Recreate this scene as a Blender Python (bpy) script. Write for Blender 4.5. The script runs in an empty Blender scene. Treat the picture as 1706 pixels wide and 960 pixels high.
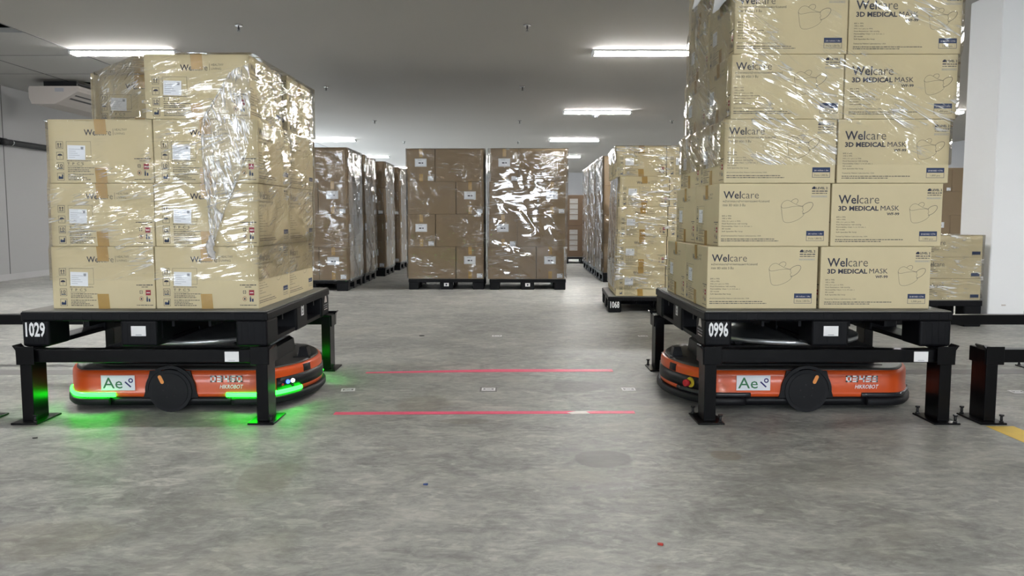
import bpy, bmesh, math, random
from mathutils import Vector, Matrix, noise
random.seed(7)
PI = math.pi
C = bpy.context.scene.collection
SC = bpy.context.scene

# ---------------------------------------------------------------- camera, world, exposure
cam_d = bpy.data.cameras.new('camera'); cam = bpy.data.objects.new('camera', cam_d); C.objects.link(cam)
cam_d.sensor_width = 36.0; cam_d.lens = 28.28; cam_d.clip_start = 0.05; cam_d.clip_end = 200
cam.location = (0, 0, 0.906); cam.rotation_euler = (PI/2 - math.atan(118/1340), 0, 0)
SC.camera = cam
vs = SC.view_settings
vs.view_transform = 'Standard'; vs.look = 'None'; vs.gamma = 1.0; vs.use_curve_mapping = False
vs.exposure = 0.92
LAMP = 95.0          # emission of the tube diffusers
SKY = 17.0            # daylight outside the openings
w = bpy.data.worlds.new('daylight'); SC.world = w; w.use_nodes = True
w.node_tree.nodes['Background'].inputs[0].default_value = (0.80, 0.90, 1.0, 1)
w.node_tree.nodes['Background'].inputs[1].default_value = SKY
SC.cycles.transparent_max_bounces = 24
SC.cycles.max_bounces = 8
SC.cycles.sample_clamp_indirect = 6.0

# ---------------------------------------------------------------- materials
def mat(name, col, rough=0.6, metal=0.0, emit=0.0, spec=0.5, bump=0.0, bscale=60.0, var=0.0, vscale=6.0, coat=0.0):
    m = bpy.data.materials.new(name); m.use_nodes = True
    nt = m.node_tree; b = nt.nodes['Principled BSDF']
    b.inputs['Base Color'].default_value = (*col, 1); b.inputs['Roughness'].default_value = rough
    b.inputs['Metallic'].default_value = metal; b.inputs['Specular IOR Level'].default_value = spec
    b.inputs['Coat Weight'].default_value = coat
    if emit:
        b.inputs['Emission Color'].default_value = (*col, 1); b.inputs['Emission Strength'].default_value = emit
    if bump or var:
        tc = nt.nodes.new('ShaderNodeTexCoord')
        if var:
            n = nt.nodes.new('ShaderNodeTexNoise'); n.inputs['Scale'].default_value = vscale; n.inputs['Detail'].default_value = 5
            nt.links.new(tc.outputs['Object'], n.inputs['Vector'])
            mx = nt.nodes.new('ShaderNodeMix'); mx.data_type = 'RGBA'
            mx.inputs['A'].default_value = (*[c*(1-var) for c in col], 1); mx.inputs['B'].default_value = (*[min(1, c*(1+var)) for c in col], 1)
            nt.links.new(n.outputs['Fac'], mx.inputs['Factor']); nt.links.new(mx.outputs['Result'], b.inputs['Base Color'])
        if bump:
            n2 = nt.nodes.new('ShaderNodeTexNoise'); n2.inputs['Scale'].default_value = bscale; n2.inputs['Detail'].default_value = 4
            nt.links.new(tc.outputs['Object'], n2.inputs['Vector'])
            bp = nt.nodes.new('ShaderNodeBump'); bp.inputs['Strength'].default_value = bump; bp.inputs['Distance'].default_value = 0.004
            nt.links.new(n2.outputs['Fac'], bp.inputs['Height']); nt.links.new(bp.outputs['Normal'], b.inputs['Normal'])
    return m

M = dict(
    tan=mat('tan_cardboard', (0.62, 0.535, 0.34), 0.75, var=0.06, vscale=9, bump=0.08, bscale=90),
    brown=mat('brown_cardboard', (0.275, 0.200, 0.123), 0.7, var=0.07, vscale=5, bump=0.08, bscale=70),
    edge=mat('cardboard_edge', (0.30, 0.21, 0.11), 0.8),
    ink=mat('navy_ink', (0.028, 0.03, 0.055), 0.7),
    inkl=mat('light_ink', (0.10, 0.09, 0.085), 0.7),
    blue=mat('blue_print', (0.012, 0.032, 0.10), 0.6),
    red=mat('red_print', (0.30, 0.022, 0.04), 0.6),
    paper=mat('white_paper', (0.80, 0.82, 0.86), 0.6),
    greyp=mat('grey_print', (0.30, 0.31, 0.34), 0.6),
    tape=mat('amber_tape', (0.43, 0.268, 0.075), 0.25, var=0.12, vscale=20, bump=0.15, bscale=30),
    black=mat('black_plastic', (0.0042, 0.0044, 0.006), 0.48, spec=0.16, var=0.25, vscale=14, bump=0.1, bscale=40),
    deck=mat('deck_sheen_plastic', (0.165, 0.16, 0.145), 0.6, var=0.25, vscale=9),  # pallet top lighter than its black sides: sheen put into the colour
    steel=mat('black_painted_steel', (0.003, 0.003, 0.0037), 0.28, spec=0.16, bump=0.08, bscale=25),
    bolt=mat('dark_bolt', (0.03, 0.03, 0.032), 0.35, metal=0.6),
    orange=mat('orange_shell', (0.62, 0.085, 0.016), 0.3, spec=0.35, coat=0.12),
    rblack=mat('robot_black', (0.006, 0.0063, 0.008), 0.38, spec=0.25),
    rmatte=mat('robot_matte', (0.009, 0.0093, 0.0115), 0.5, spec=0.25, bump=0.06, bscale=120),
    rdeck=mat('robot_deck_sheen', (0.040, 0.038, 0.036), 0.4, spec=0.5),  # lighter than the other robot blacks: deck sheen mixed into the base colour
    silver=mat('silver_plate', (0.62, 0.64, 0.66), 0.3, metal=0.85),
    white=mat('white_print', (0.82, 0.82, 0.83), 0.5),
    pale=mat('pale_print', (0.75, 0.70, 0.68), 0.5),
    green=mat('green_ink', (0.03, 0.17, 0.07), 0.5),
    navy=mat('navy_mark', (0.02, 0.015, 0.14), 0.5),
    glow=mat('green_light', (0.009, 1.0, 0.016), 0.3, emit=13.0),
    strip=mat('unlit_strip', (0.025, 0.026, 0.03), 0.2),
    ledw=mat('white_led', (0.9, 0.95, 1.0), 0.3, emit=4.0),
    ledb=mat('blue_led', (0.03, 0.08, 1.0), 0.3, emit=4.0),
    estop=mat('red_button', (0.55, 0.02, 0.03), 0.3),
    yellow=mat('yellow_guard', (0.75, 0.55, 0.03), 0.4),
    amberm=mat('amber_mark', (0.80, 0.30, 0.07), 0.4),
    pink=mat('pink_floor_line', (1.0, 0.10, 0.21), 0.45, var=0.2, vscale=40),
    ylw=mat('yellow_floor_tape', (0.80, 0.55, 0.06), 0.55, var=0.12, vscale=14),
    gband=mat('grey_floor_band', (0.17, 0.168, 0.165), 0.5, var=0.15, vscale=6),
    wall=mat('painted_wall', (0.36, 0.36, 0.365), 0.75, bump=0.04, bscale=10),
    wallw=mat('white_column', (0.80, 0.81, 0.83), 0.7, var=0.02, vscale=3),
    ceil=mat('ceiling_paint', (0.42, 0.405, 0.38), 0.85, var=0.03, vscale=0.6),
    tile=mat('ceiling_tile', (0.40, 0.395, 0.385), 0.9),
    seam=mat('dark_seam', (0.12, 0.12, 0.12), 0.8),
    void=mat('ceiling_void', (0.003, 0.003, 0.003), 0.9, spec=0.0),
    lampm=mat('tube_diffuser', (1.0, 0.985, 0.95), 0.4, emit=LAMP),
    lamph=mat('lamp_housing', (0.75, 0.75, 0.75), 0.4),
    ac=mat('off_white_casing', (0.40, 0.365, 0.34), 0.5),
    acd=mat('vent_dark', (0.03, 0.03, 0.03), 0.6),
    chrome=mat('chrome', (0.55, 0.55, 0.55), 0.25, metal=1.0),
    pipe=mat('black_pipe', (0.006, 0.006, 0.007), 0.6, spec=0.2),
    dirt=mat('dark_bit', (0.02, 0.02, 0.02), 0.7), redbit=mat('red_bit', (0.4, 0.03, 0.02), 0.7), bluebit=mat('blue_bit', (0.03, 0.06, 0.2), 0.7),
)

def film_mat(name, gloss=1.6, white=0.6, angle=-0.16, seed=0.0, a1=0.9, a3=0.8, lo=0.40, dens=0.020, sx=3.0, sy=27.0, rough=0.09, haze=0.02):
    """stretch film: mostly clear, with stretched wrinkles that glint and folds whitened with painted glints"""
    m = bpy.data.materials.new(name); m.use_nodes = True; nt = m.node_tree; N = nt.nodes; L = nt.links
    for n in list(N): N.remove(n)
    out = N.new('ShaderNodeOutputMaterial')
    uv = N.new('ShaderNodeUVMap'); uv.uv_map = 'film'
    def streak(rot, sx, sy, detail, off, dist=0.14):
        mp = N.new('ShaderNodeMapping'); mp.inputs['Rotation'].default_value = (0, 0, rot); mp.inputs['Location'].default_value = (seed+off, seed*1.7+off, 0)
        L.new(uv.outputs[0], mp.inputs[0])
        m2 = N.new('ShaderNodeMapping'); m2.inputs['Scale'].default_value = (sx, sy, 1); L.new(mp.outputs[0], m2.inputs[0])
        n = N.new('ShaderNodeTexNoise'); n.inputs['Scale'].default_value = 1.0; n.inputs['Detail'].default_value = detail
        n.inputs['Distortion'].default_value = dist; L.new(m2.outputs[0], n.inputs[0]); return n.outputs['Fac']
    def math_(op, a, b=0.0, clamp=False):
        q = N.new('ShaderNodeMath'); q.operation = op; q.use_clamp = clamp
        for i, v in enumerate((a, b)):
            if isinstance(v, (int, float)): q.inputs[i].default_value = v
            else: L.new(v, q.inputs[i])
        return q.outputs[0]
    def sm(v, a, b, lo_=0.0, hi=1.0):
        r = N.new('ShaderNodeMapRange'); r.interpolation_type = 'SMOOTHSTEP'; r.inputs['From Min'].default_value = a; r.inputs['From Max'].default_value = b
        r.inputs['To Min'].default_value = lo_; r.inputs['To Max'].default_value = hi; L.new(v, r.inputs['Value']); return r.outputs[0]
    n1 = streak(angle, sx, sy, 1.5, 0.0); n2 = streak(angle+0.22, sx*.8, sy*1.3, 1.5, 3.1); n3 = streak(0.5, 3.0, 4.2, 1.5, 7.7, .6); n5 = streak(angle*.5, 7, 11, 2, 11.3)
    patch = sm(n3, lo, lo+.22)
    h = math_('ADD', math_('MULTIPLY', n1, 0.6), math_('MULTIPLY', n2, 0.4))
    h = math_('MULTIPLY', h, math_('ADD', math_('MULTIPLY', patch, 0.8), 0.2))
    h = math_('ADD', math_('MULTIPLY', h, a1), math_('MULTIPLY', n3, a3))
    bp = N.new('ShaderNodeBump'); bp.inputs['Strength'].default_value = 1.0; bp.inputs['Distance'].default_value = 0.022
    L.new(h, bp.inputs['Height'])
    gl = N.new('ShaderNodeBsdfGlossy'); gl.inputs['Roughness'].default_value = rough; gl.inputs['Color'].default_value = (1, 1, 1, 1); L.new(bp.outputs[0], gl.inputs['Normal'])
    tr = N.new('ShaderNodeBsdfTransparent'); tr.inputs[0].default_value = (0.985, 0.985, 0.985, 1)
    df = N.new('ShaderNodeBsdfTranslucent'); df.inputs[0].default_value = (0.95, 0.95, 0.96, 1)
    d2 = N.new('ShaderNodeBsdfDiffuse'); d2.inputs[0].default_value = (0.95, 0.95, 0.96, 1); L.new(bp.outputs[0], d2.inputs['Normal'])
    ms = N.new('ShaderNodeMixShader'); ms.inputs[0].default_value = 0.8; L.new(df.outputs[0], ms.inputs[1]); L.new(d2.outputs[0], ms.inputs[2])
    # doubled film at folds, plus glint streaks painted as diffuse white
    def fold_glint(n, lev): return sm(math_('ABSOLUTE', math_('SUBTRACT', n, lev)), dens, dens*.3)
    fo = math_('MAXIMUM', fold_glint(n1, .56), fold_glint(n2, .60))
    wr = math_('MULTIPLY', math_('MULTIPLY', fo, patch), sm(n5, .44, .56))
    lw = N.new('ShaderNodeFresnel'); lw.inputs['IOR'].default_value = 1.45; L.new(bp.outputs[0], lw.inputs['Normal'])
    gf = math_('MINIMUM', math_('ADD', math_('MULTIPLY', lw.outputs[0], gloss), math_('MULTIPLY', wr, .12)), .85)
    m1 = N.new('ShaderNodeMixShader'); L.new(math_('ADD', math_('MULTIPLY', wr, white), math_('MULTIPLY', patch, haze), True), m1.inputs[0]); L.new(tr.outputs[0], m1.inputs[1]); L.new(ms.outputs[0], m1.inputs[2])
    m2 = N.new('ShaderNodeMixShader'); L.new(gf, m2.inputs[0]); L.new(m1.outputs[0], m2.inputs[1]); L.new(gl.outputs[0], m2.inputs[2])
    L.new(m2.outputs[0], out.inputs['Surface'])
    return m
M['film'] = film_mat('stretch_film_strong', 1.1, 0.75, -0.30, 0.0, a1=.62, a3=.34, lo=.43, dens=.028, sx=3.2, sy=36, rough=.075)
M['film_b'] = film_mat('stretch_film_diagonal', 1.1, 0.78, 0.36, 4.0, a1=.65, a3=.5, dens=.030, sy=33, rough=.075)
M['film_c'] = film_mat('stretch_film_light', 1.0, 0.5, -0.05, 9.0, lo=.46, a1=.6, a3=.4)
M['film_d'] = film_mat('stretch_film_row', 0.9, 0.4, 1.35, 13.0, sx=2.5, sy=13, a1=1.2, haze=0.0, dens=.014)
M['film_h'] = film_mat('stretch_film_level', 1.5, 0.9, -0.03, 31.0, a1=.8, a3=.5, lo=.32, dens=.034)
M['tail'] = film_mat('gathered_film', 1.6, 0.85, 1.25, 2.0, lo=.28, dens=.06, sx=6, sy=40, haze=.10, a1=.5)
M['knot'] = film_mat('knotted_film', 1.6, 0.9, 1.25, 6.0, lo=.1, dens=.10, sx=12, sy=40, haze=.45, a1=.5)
def floor_material():
    m = bpy.data.materials.new('polished_concrete'); m.use_nodes = True; nt = m.node_tree; N = nt.nodes; L = nt.links
    b = N['Principled BSDF']; tc = N.new('ShaderNodeTexCoord')
    def nz(sx, sy, detail, dist=0.0, rough=0.6):
        mp = N.new('ShaderNodeMapping'); mp.inputs['Scale'].default_value = (sx, sy, 1); L.new(tc.outputs['Object'], mp.inputs[0])
        n = N.new('ShaderNodeTexNoise'); n.inputs['Scale'].default_value = 1; n.inputs['Detail'].default_value = detail; n.inputs['Roughness'].default_value = rough
        n.inputs['Distortion'].default_value = dist; L.new(mp.outputs[0], n.inputs[0]); return n.outputs['Fac']
    def mth(op, a, b_, clamp=False):
        q = N.new('ShaderNodeMath'); q.operation = op; q.use_clamp = clamp
        for i, v in enumerate((a, b_)):
            if isinstance(v, (int, float)): q.inputs[i].default_value = v
            else: L.new(v, q.inputs[i])
        return q.outputs[0]
    def ramp(v, a, c, lo=0.0, hi=1.0):
        r = N.new('ShaderNodeMapRange'); r.inputs['From Min'].default_value = a; r.inputs['From Max'].default_value = c
        r.inputs['To Min'].default_value = lo; r.inputs['To Max'].default_value = hi; L.new(v, r.inputs['Value']); return r.outputs[0]
    big = nz(0.8, 0.8, 5, 0.4); mid = nz(4.2, 5.6, 8, 0.9, 0.70); fine = nz(22, 34, 6, 0.5, 0.7); trow = nz(9, 20, 6, 1.2, 0.65); sweep = nz(1.2, 2.6, 6, 2.2, 0.7)
    t = mth('ADD', mth('MULTIPLY', ramp(big, 0.35, 0.65), 0.30), mth('MULTIPLY', ramp(mid, 0.38, 0.62), 0.46))
    t = mth('ADD', t, mth('MULTIPLY', ramp(fine, 0.38, 0.62), 0.26)); t = mth('ADD', t, mth('MULTIPLY', ramp(trow, 0.54, 0.64), 0.30))
    cr = N.new('ShaderNodeValToRGB'); e = cr.color_ramp.elements
    e[0].position = 0.10; e[0].color = (0.165, 0.165, 0.160, 1); e[1].position = 0.95; e[1].color = (0.45, 0.446, 0.415, 1)
    k = cr.color_ramp.elements.new(0.5); k.color = (0.292, 0.294, 0.281, 1)
    L.new(t, cr.inputs[0]); col = cr.outputs[0]
    def mixc(col, fac, c):
        mx = N.new('ShaderNodeMix'); mx.data_type = 'RGBA'; L.new(col, mx.inputs['A']); mx.inputs['B'].default_value = (*c, 1)
        L.new(fac, mx.inputs['Factor']); return mx.outputs['Result']
    # brownish scuffs
    col = mixc(col, mth('MULTIPLY', ramp(sweep, 0.60, 0.72), 0.40), (0.17, 0.155, 0.125))
    col = mixc(col, mth('MULTIPLY', ramp(nz(1.0, 1.5, 6, 1.5), 0.56, 0.70), 0.30), (0.40, 0.385, 0.33))
    sx = N.new('ShaderNodeSeparateXYZ'); L.new(tc.outputs['Object'], sx.inputs[0])
    wob = mth('MULTIPLY', mth('SUBTRACT', nz(5, 5, 4, 0.5), 0.5), 1.0)
    def blob(cx, cy, rx, ry, soft=0.18):
        dx = mth('DIVIDE', mth('SUBTRACT', sx.outputs[0], cx), rx); dy = mth('DIVIDE', mth('SUBTRACT', sx.outputs[1], cy), ry)
        d = mth('ADD', mth('SQRT', mth('ADD', mth('MULTIPLY', dx, dx), mth('MULTIPLY', dy, dy)), 0), wob)
        return ramp(d, 1.0+soft/2, 1.0-soft/2)
    for (cx, cy, rx, ry, a, c) in ((0.348, 2.955, 0.105, 0.105, 0.62, (0.135, 0.135, 0.132)), (0.355, 4.25, 0.16, 0.14, 0.50, (0.135, 0.135, 0.135)),
                                   (-0.42, 3.85, 0.13, 0.16, 0.35, (0.17, 0.15, 0.105)), (-0.22, 3.52, 0.10, 0.05, 0.35, (0.17, 0.15, 0.11)),
                                   (-0.85, 2.75, 0.10, 0.16, 0.3, (0.18, 0.155, 0.12)), (-1.33, 2.2, 0.20, 0.14, 0.28, (0.19, 0.165, 0.12)), (0.82, 3.0, 0.06, 0.06, 0.4, (0.2, 0.16, 0.09)),
                                   (1.15, 2.8, 0.25, 0.16, 0.3, (0.15, 0.145, 0.13)), (2.0, 2.6, 0.2, 0.35, 0.25, (0.15, 0.15, 0.15))):
        col = mixc(col, mth('MULTIPLY', blob(cx, cy, rx, ry, 0.3 if rx > 0.11 else 0.12), a), c)
    # curved tyre scuff
    dx = mth('SUBTRACT', sx.outputs[0], -0.25); dy = mth('SUBTRACT', sx.outputs[1], 5.1)
    rr = mth('SQRT', mth('ADD', mth('MULTIPLY', dx, dx), mth('MULTIPLY', dy, dy)), 0)
    ring = mth('SUBTRACT', 1.0, ramp(mth('ABSOLUTE', mth('SUBTRACT', rr, 0.95), 0), 0.0, 0.03), True)
    col = mixc(col, mth('MULTIPLY', mth('MULTIPLY', ring, ramp(mid, 0.45, 0.6)), 0.35), (0.16, 0.155, 0.15))
    L.new(col, b.inputs['Base Color'])
    L.new(ramp(mid, 0.3, 0.7, 0.42, 0.62), b.inputs['Roughness']); b.inputs['Specular IOR Level'].default_value = 0.36
    bp = N.new('ShaderNodeBump'); bp.inputs['Strength'].default_value = 0.12; bp.inputs['Distance'].default_value = 0.002; L.new(fine, bp.inputs['Height']); L.new(bp.outputs[0], b.inputs['Normal'])
    return m
M['floor'] = floor_material()

# ---------------------------------------------------------------- mesh helpers
class MB:
    """collects shapes, then links them as ONE mesh object"""
    def __init__(s): s.bm = bmesh.new(); s.mats = []; s.uv = None
    def mi(s, m):
        m = M[m] if isinstance(m, str) else m
        if m not in s.mats: s.mats.append(m)
        return s.mats.index(m)
    def box(s, x0, x1, y0, y1, z0, z1, m, bev=0.0, seg=2, mx=None):
        r = bmesh.ops.create_cube(s.bm, size=1.0)
        vs_ = r['verts']
        for v in vs_: v.co = Vector(((x0+x1)/2+v.co.x*(x1-x0), (y0+y1)/2+v.co.y*(y1-y0), (z0+z1)/2+v.co.z*(z1-z0)))
        fs = set(f for v in vs_ for f in v.link_faces)
        if bev:
            es = list(set(e for v in vs_ for e in v.link_edges))
            rb = bmesh.ops.bevel(s.bm, geom=es, offset=bev, segments=seg, affect='EDGES', profile=0.5)
            fs = set(rb['faces']); todo = list(fs)
            while todo:
                for v in todo.pop().verts:
                    for g in v.link_faces:
                        if g not in fs: fs.add(g); todo.append(g)
            vs_ = list(set(v for f in fs for v in f.verts))
        i = s.mi(m)
        for f in fs: f.material_index = i
        if mx is not None:
            for v in set(v for f in fs for v in f.verts): v.co = mx @ v.co
        return s
    def prism(s, pts, axis, a, b, m, smooth=False):
        """polygon pts (2D) extruded along axis 0/1/2 from a to b"""
        def P(p, t):
            return Vector((t, p[0], p[1])) if axis == 0 else Vector((p[0], t, p[1])) if axis == 1 else Vector((p[0], p[1], t))
        A = [s.bm.verts.new(P(p, a)) for p in pts]; B = [s.bm.verts.new(P(p, b)) for p in pts]
        i = s.mi(m); fs = [s.bm.faces.new(A), s.bm.faces.new(B[::-1])]
        for k in range(len(pts)):
            f = s.bm.faces.new((A[k], B[k], B[(k+1) % len(pts)], A[(k+1) % len(pts)])); f.smooth = smooth; fs.append(f)
        for f in fs: f.material_index = i
        bmesh.ops.recalc_face_normals(s.bm, faces=fs)
        return s
    def cyl(s, c, r, h, axis, m, n=24, r2=None, smooth=True):
        r2 = r if r2 is None else r2
        def P(q, t, rad):
            a, b_ = rad*math.cos(q), rad*math.sin(q)
            return Vector((t, a, b_)) if axis == 0 else Vector((a, t, b_)) if axis == 1 else Vector((a, b_, t))
        c = Vector(c)
        A = [s.bm.verts.new(c+P(2*PI*k/n, 0, r)) for k in range(n)]; B = [s.bm.verts.new(c+P(2*PI*k/n, h, r2)) for k in range(n)]
        i = s.mi(m); fs = [s.bm.faces.new(A), s.bm.faces.new(B)]
        for k in range(n):
            f = s.bm.faces.new((A[k], A[(k+1) % n], B[(k+1) % n], B[k])); f.smooth = smooth; fs.append(f)
        for f in fs: f.material_index = i
        bmesh.ops.recalc_face_normals(s.bm, faces=fs)
        return s
    def loft(s, rings, m, cap=True, closed=True, smooth=True):
        i = s.mi(m); R = [[s.bm.verts.new(Vector(p)) for p in r] for r in rings]; fs = []
        n = len(R[0])
        for a, b_ in zip(R, R[1:]):
            for k in range(n if closed else n-1):
                f = s.bm.faces.new((a[k], a[(k+1) % n], b_[(k+1) % n], b_[k])); f.smooth = smooth; fs.append(f)
        if cap: fs += [s.bm.faces.new(R[0][::-1]), s.bm.faces.new(R[-1])]
        for f in fs: f.material_index = i
        if cap: bmesh.ops.recalc_face_normals(s.bm, faces=fs)
        return s
    def quad(s, pts, m):
        f = s.bm.faces.new([s.bm.verts.new(Vector(p)) for p in pts]); f.material_index = s.mi(m); return s
    def flat(s, verts, faces, fr, m):
        """2-D polygons placed on a face frame"""
        i = s.mi(m); V = [s.bm.verts.new(fr @ Vector((v[0], v[1], 0.0))) for v in verts]
        for f in faces:
            try: q = s.bm.faces.new([V[k] for k in f]); q.material_index = i
            except ValueError: pass
        return s
    def rect(s, fr, x0, y0, x1, y1, m, d=0.0):
        return s.flat([(x0, y0), (x1, y0), (x1, y1), (x0, y1)], [(0, 1, 2, 3)], fr @ Matrix.Translation((0, 0, d)), m)
    def frame(s, fr, x0, y0, x1, y1, t, m, d=0.0):
        s.rect(fr, x0, y0, x1, y0+t, m, d); s.rect(fr, x0, y1-t, x1, y1, m, d); s.rect(fr, x0, y0+t, x0+t, y1-t, m, d); s.rect(fr, x1-t, y0+t, x1, y1-t, m, d); return s
    def line(s, fr, pts, t, m, closed=False, d=0.0):
        fr = fr @ Matrix.Translation((0, 0, d)); n = len(pts); V = []
        for k, p in enumerate(pts):
            a = pts[(k-1) % n] if (closed or k) else p; b_ = pts[(k+1) % n] if (closed or k < n-1) else p
            dx, dy = b_[0]-a[0], b_[1]-a[1]; l = math.hypot(dx, dy) or 1.0
            V.append((p[0]-dy/l*t/2, p[1]+dx/l*t/2)); V.append((p[0]+dy/l*t/2, p[1]-dx/l*t/2))
        F = [(2*k, 2*k+1, 2*((k+1) % n)+1, 2*((k+1) % n)) for k in range(n if closed else n-1)]
        return s.flat(V, F, fr, m)
    def text(s, fr, st, x, y, m, w=None, h=None, bold=0.0, shear=0.0, d=0.0, right=False):
        """lettering: left baseline at x,y; w = width, h = height of the drawn glyphs"""
        V, F, (bx0, by0, bx1, by1) = glyphs(st, bold, shear)
        if not V: return s
        gw, gh = bx1-bx0, by1-by0
        if w is None: kx = ky = h/gh
        elif h is None: kx = ky = w/gw
        else: kx, ky = w/gw, h/gh
        if right: x = x-gw*kx
        return s.flat([((v[0]-bx0)*kx+x, v[1]*ky+y) for v in V], F, fr @ Matrix.Translation((0, 0, d)), m)
    def dashes(s, fr, x0, x1, y, h, m, seed=0):
        """print too small to read: a row of word-sized strokes"""
        rn = random.Random(seed*77+int(x0*9999)+int(y*99999)); x = x0
        while x < x1-h*.4:
            w_ = min(h*rn.uniform(.9, 3.6), x1-x); s.rect(fr, x, y+h*.12, x+w_, y+h*rn.uniform(.72, .9), m); x += w_+h*.45
        return s
    def mesh(s, name):
        me = bpy.data.meshes.new(name); s.bm.to_mesh(me); s.bm.free()
        for m in s.mats: me.materials.append(m)
        return me
    def build(s, name, parent=None, loc=None, label=None):
        return link(name, s.mesh(name), parent, loc, label)

_G = {}
def glyphs(st, bold, shear):
    k = (st, bold, shear)
    if k in _G: return _G[k]
    cu = bpy.data.curves.new('lettering', 'FONT'); cu.body = st; cu.size = 1.0; cu.offset = bold; cu.shear = shear; cu.resolution_u = 2; cu.fill_mode = 'BOTH'
    ob = bpy.data.objects.new('lettering', cu); C.objects.link(ob)
    dg = bpy.context.evaluated_depsgraph_get(); dg.update()
    me = bpy.data.meshes.new_from_object(ob.evaluated_get(dg))
    V = [(v.co.x, v.co.y) for v in me.vertices]; F = [tuple(p.vertices) for p in me.polygons]
    if V:
        bb = (min(v[0] for v in V), min(v[1] for v in V), max(v[0] for v in V), max(v[1] for v in V))
    else: bb = (0, 0, 1, 1)
    bpy.data.objects.remove(ob); bpy.data.meshes.remove(me); bpy.data.curves.remove(cu)
    _G[k] = (V, F, bb); return _G[k]

def link(name, data, parent=None, loc=None, label=None):
    o = bpy.data.objects.new(name, data); C.objects.link(o)
    if parent is not None: o.parent = parent
    if loc is not None: o.location = loc
    if label: o['label'] = label
    return o
def tag(o, label, cat, group=None, kind=None):
    o['label'] = label; o['category'] = cat
    if group: o['group'] = group
    if kind: o['kind'] = kind
    return o
def thing(name, label, cat, loc=(0, 0, 0), rz=0.0, group=None):
    o = bpy.data.objects.new(name, None); C.objects.link(o); o.location = loc; o.rotation_euler = (0, 0, rz); o.empty_display_size = 0.1
    return tag(o, label, cat, group)
def struct(o, label, cat):
    tag(o, label, cat); o['kind'] = 'structure'; return o
def dup(root, loc, rz, label, group=None, parts=True):
    r = root.copy(); C.objects.link(r); r.location = loc; r.rotation_euler = (0, 0, rz); r['label'] = label
    if group: r['group'] = group
    if parts:
        for ch in list(root.children):
            c = ch.copy(); C.objects.link(c); c.parent = r
            for g in list(ch.children):
                d = g.copy(); C.objects.link(d); d.parent = c
    return r
def FR(o, r, u):
    """face frame from origin, right and up vectors; its z points out of the face"""
    r = Vector(r); u = Vector(u); n = r.cross(u); m = Matrix.Identity(4)
    for i in range(3): m[i][0], m[i][1], m[i][2], m[i][3] = r[i], u[i], n[i], o[i]
    return m

# ---------------------------------------------------------------- the room
CZ = 2.77; XL, XR, YB, YF = -7.25, 11.0, -8.0, 34.0
MB().quad([(XL-.3, YB-.3, 0), (XR+.3, YB-.3, 0), (XR+.3, YF+.3, 0), (XL-.3, YF+.3, 0)], 'floor').build('floor')
struct(bpy.data.objects['floor'], 'worn grey polished concrete warehouse floor', 'floor')
cb = MB(); XT = -4.93
cb.box(XT, XR+.3, YB-.3, YF+.3, CZ, CZ+.05, 'ceil')
# lifted tiles leave two openings
HOLES = [(-6.10, XT, 6.9, 8.35), (-6.10, XT, 11.35, 12.3)]
def strips(x0, x1):
    ys = [YB-.3]
    for h in HOLES:
        if abs(h[0]-x0) < .05: ys += [h[2], h[3]]
    ys.append(YF+.3)
    for a, b_ in zip(ys[::2], ys[1::2]): cb.box(x0, x1, a, b_, CZ, CZ+.05, 'tile')
strips(-6.10, XT); strips(XL-.3, -6.10)
for x in (XT, -6.10): cb.box(x-.008, x+.008, YB, YF, CZ-.003, CZ+.001, 'seam')
for k in range(30):
    y = 7.1+k*1.2-6
    if not any(h[2]-.1 < y < h[3]+.1 for h in HOLES): cb.box(XL, XT, y-.006, y+.006, CZ-.002, CZ+.001, 'seam')
for h in HOLES:
    cb.box(h[0]-.1, h[1]+.1, h[2]-.1, h[3]+.1, CZ+.6, CZ+.65, 'void')
    cb.box(h[0]-.1, h[0]-.02, h[2]-.1, h[3]+.1, CZ+.05, CZ+.6, 'void'); cb.box(h[1]+.02, h[1]+.1, h[2]-.1, h[3]+.1, CZ+.05, CZ+.6, 'void')
    cb.box(h[0]-.02, h[1]+.02, h[2]-.1, h[2]-.02, CZ+.05, CZ+.6, 'void'); cb.box(h[0]-.02, h[1]+.02, h[3]+.02, h[3]+.1, CZ+.05, CZ+.6, 'void')
struct(cb.build('ceiling'), 'flat grey ceiling with a tiled strip along the left wall', 'ceiling')

def wall_y(name, y0, y1, x0, x1, wins, label, m='wall'):
    b = MB(); xs = x0
    for (a, c, z0, z1) in wins:
        b.box(xs, a, y0, y1, 0, CZ+.05, m); b.box(a, c, y0, y1, 0, z0, m); b.box(a, c, y0, y1, z1, CZ+.05, m); xs = c
    b.box(xs, x1, y0, y1, 0, CZ+.05, m); struct(b.build(name), label, 'wall')
def wall_x(name, x0, x1, y0, y1, wins, label, m='wall', seams=()):
    b = MB(); ys = y0
    for (a, c, z0, z1) in wins:
        b.box(x0, x1, ys, a, 0, CZ+.05, m); b.box(x0, x1, a, c, 0, z0, m); b.box(x0, x1, a, c, z1, CZ+.05, m); ys = c
    b.box(x0, x1, ys, y1, 0, CZ+.05, m)
    for s_ in seams: b.box(x1-.002, x1+.003, s_-.008, s_+.008, 0.0, CZ, 'seam')
    struct(b.build(name), label, 'wall')
BW = [(-6.2, -4.6, 1.0, 2.2), (-.1, 1.1, .9, 2.2), (4.2, 5.6, 1.0, 2.2)]
LW = [(18.0, 20.2, .9, 2.4), (23.0, 25.2, .9, 2.4), (28.0, 30.2, .9, 2.4)]
wall_y('wall_back', YB-.2, YB, XL-.2, XR+.2, BW, 'painted wall behind the viewpoint with three daylight openings')
wall_x('wall_left', XL-.2, XL, YB, YF, LW, 'pale grey painted wall on the left with a black pipe', seams=(9.05, 11.6, 14.15))
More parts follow.
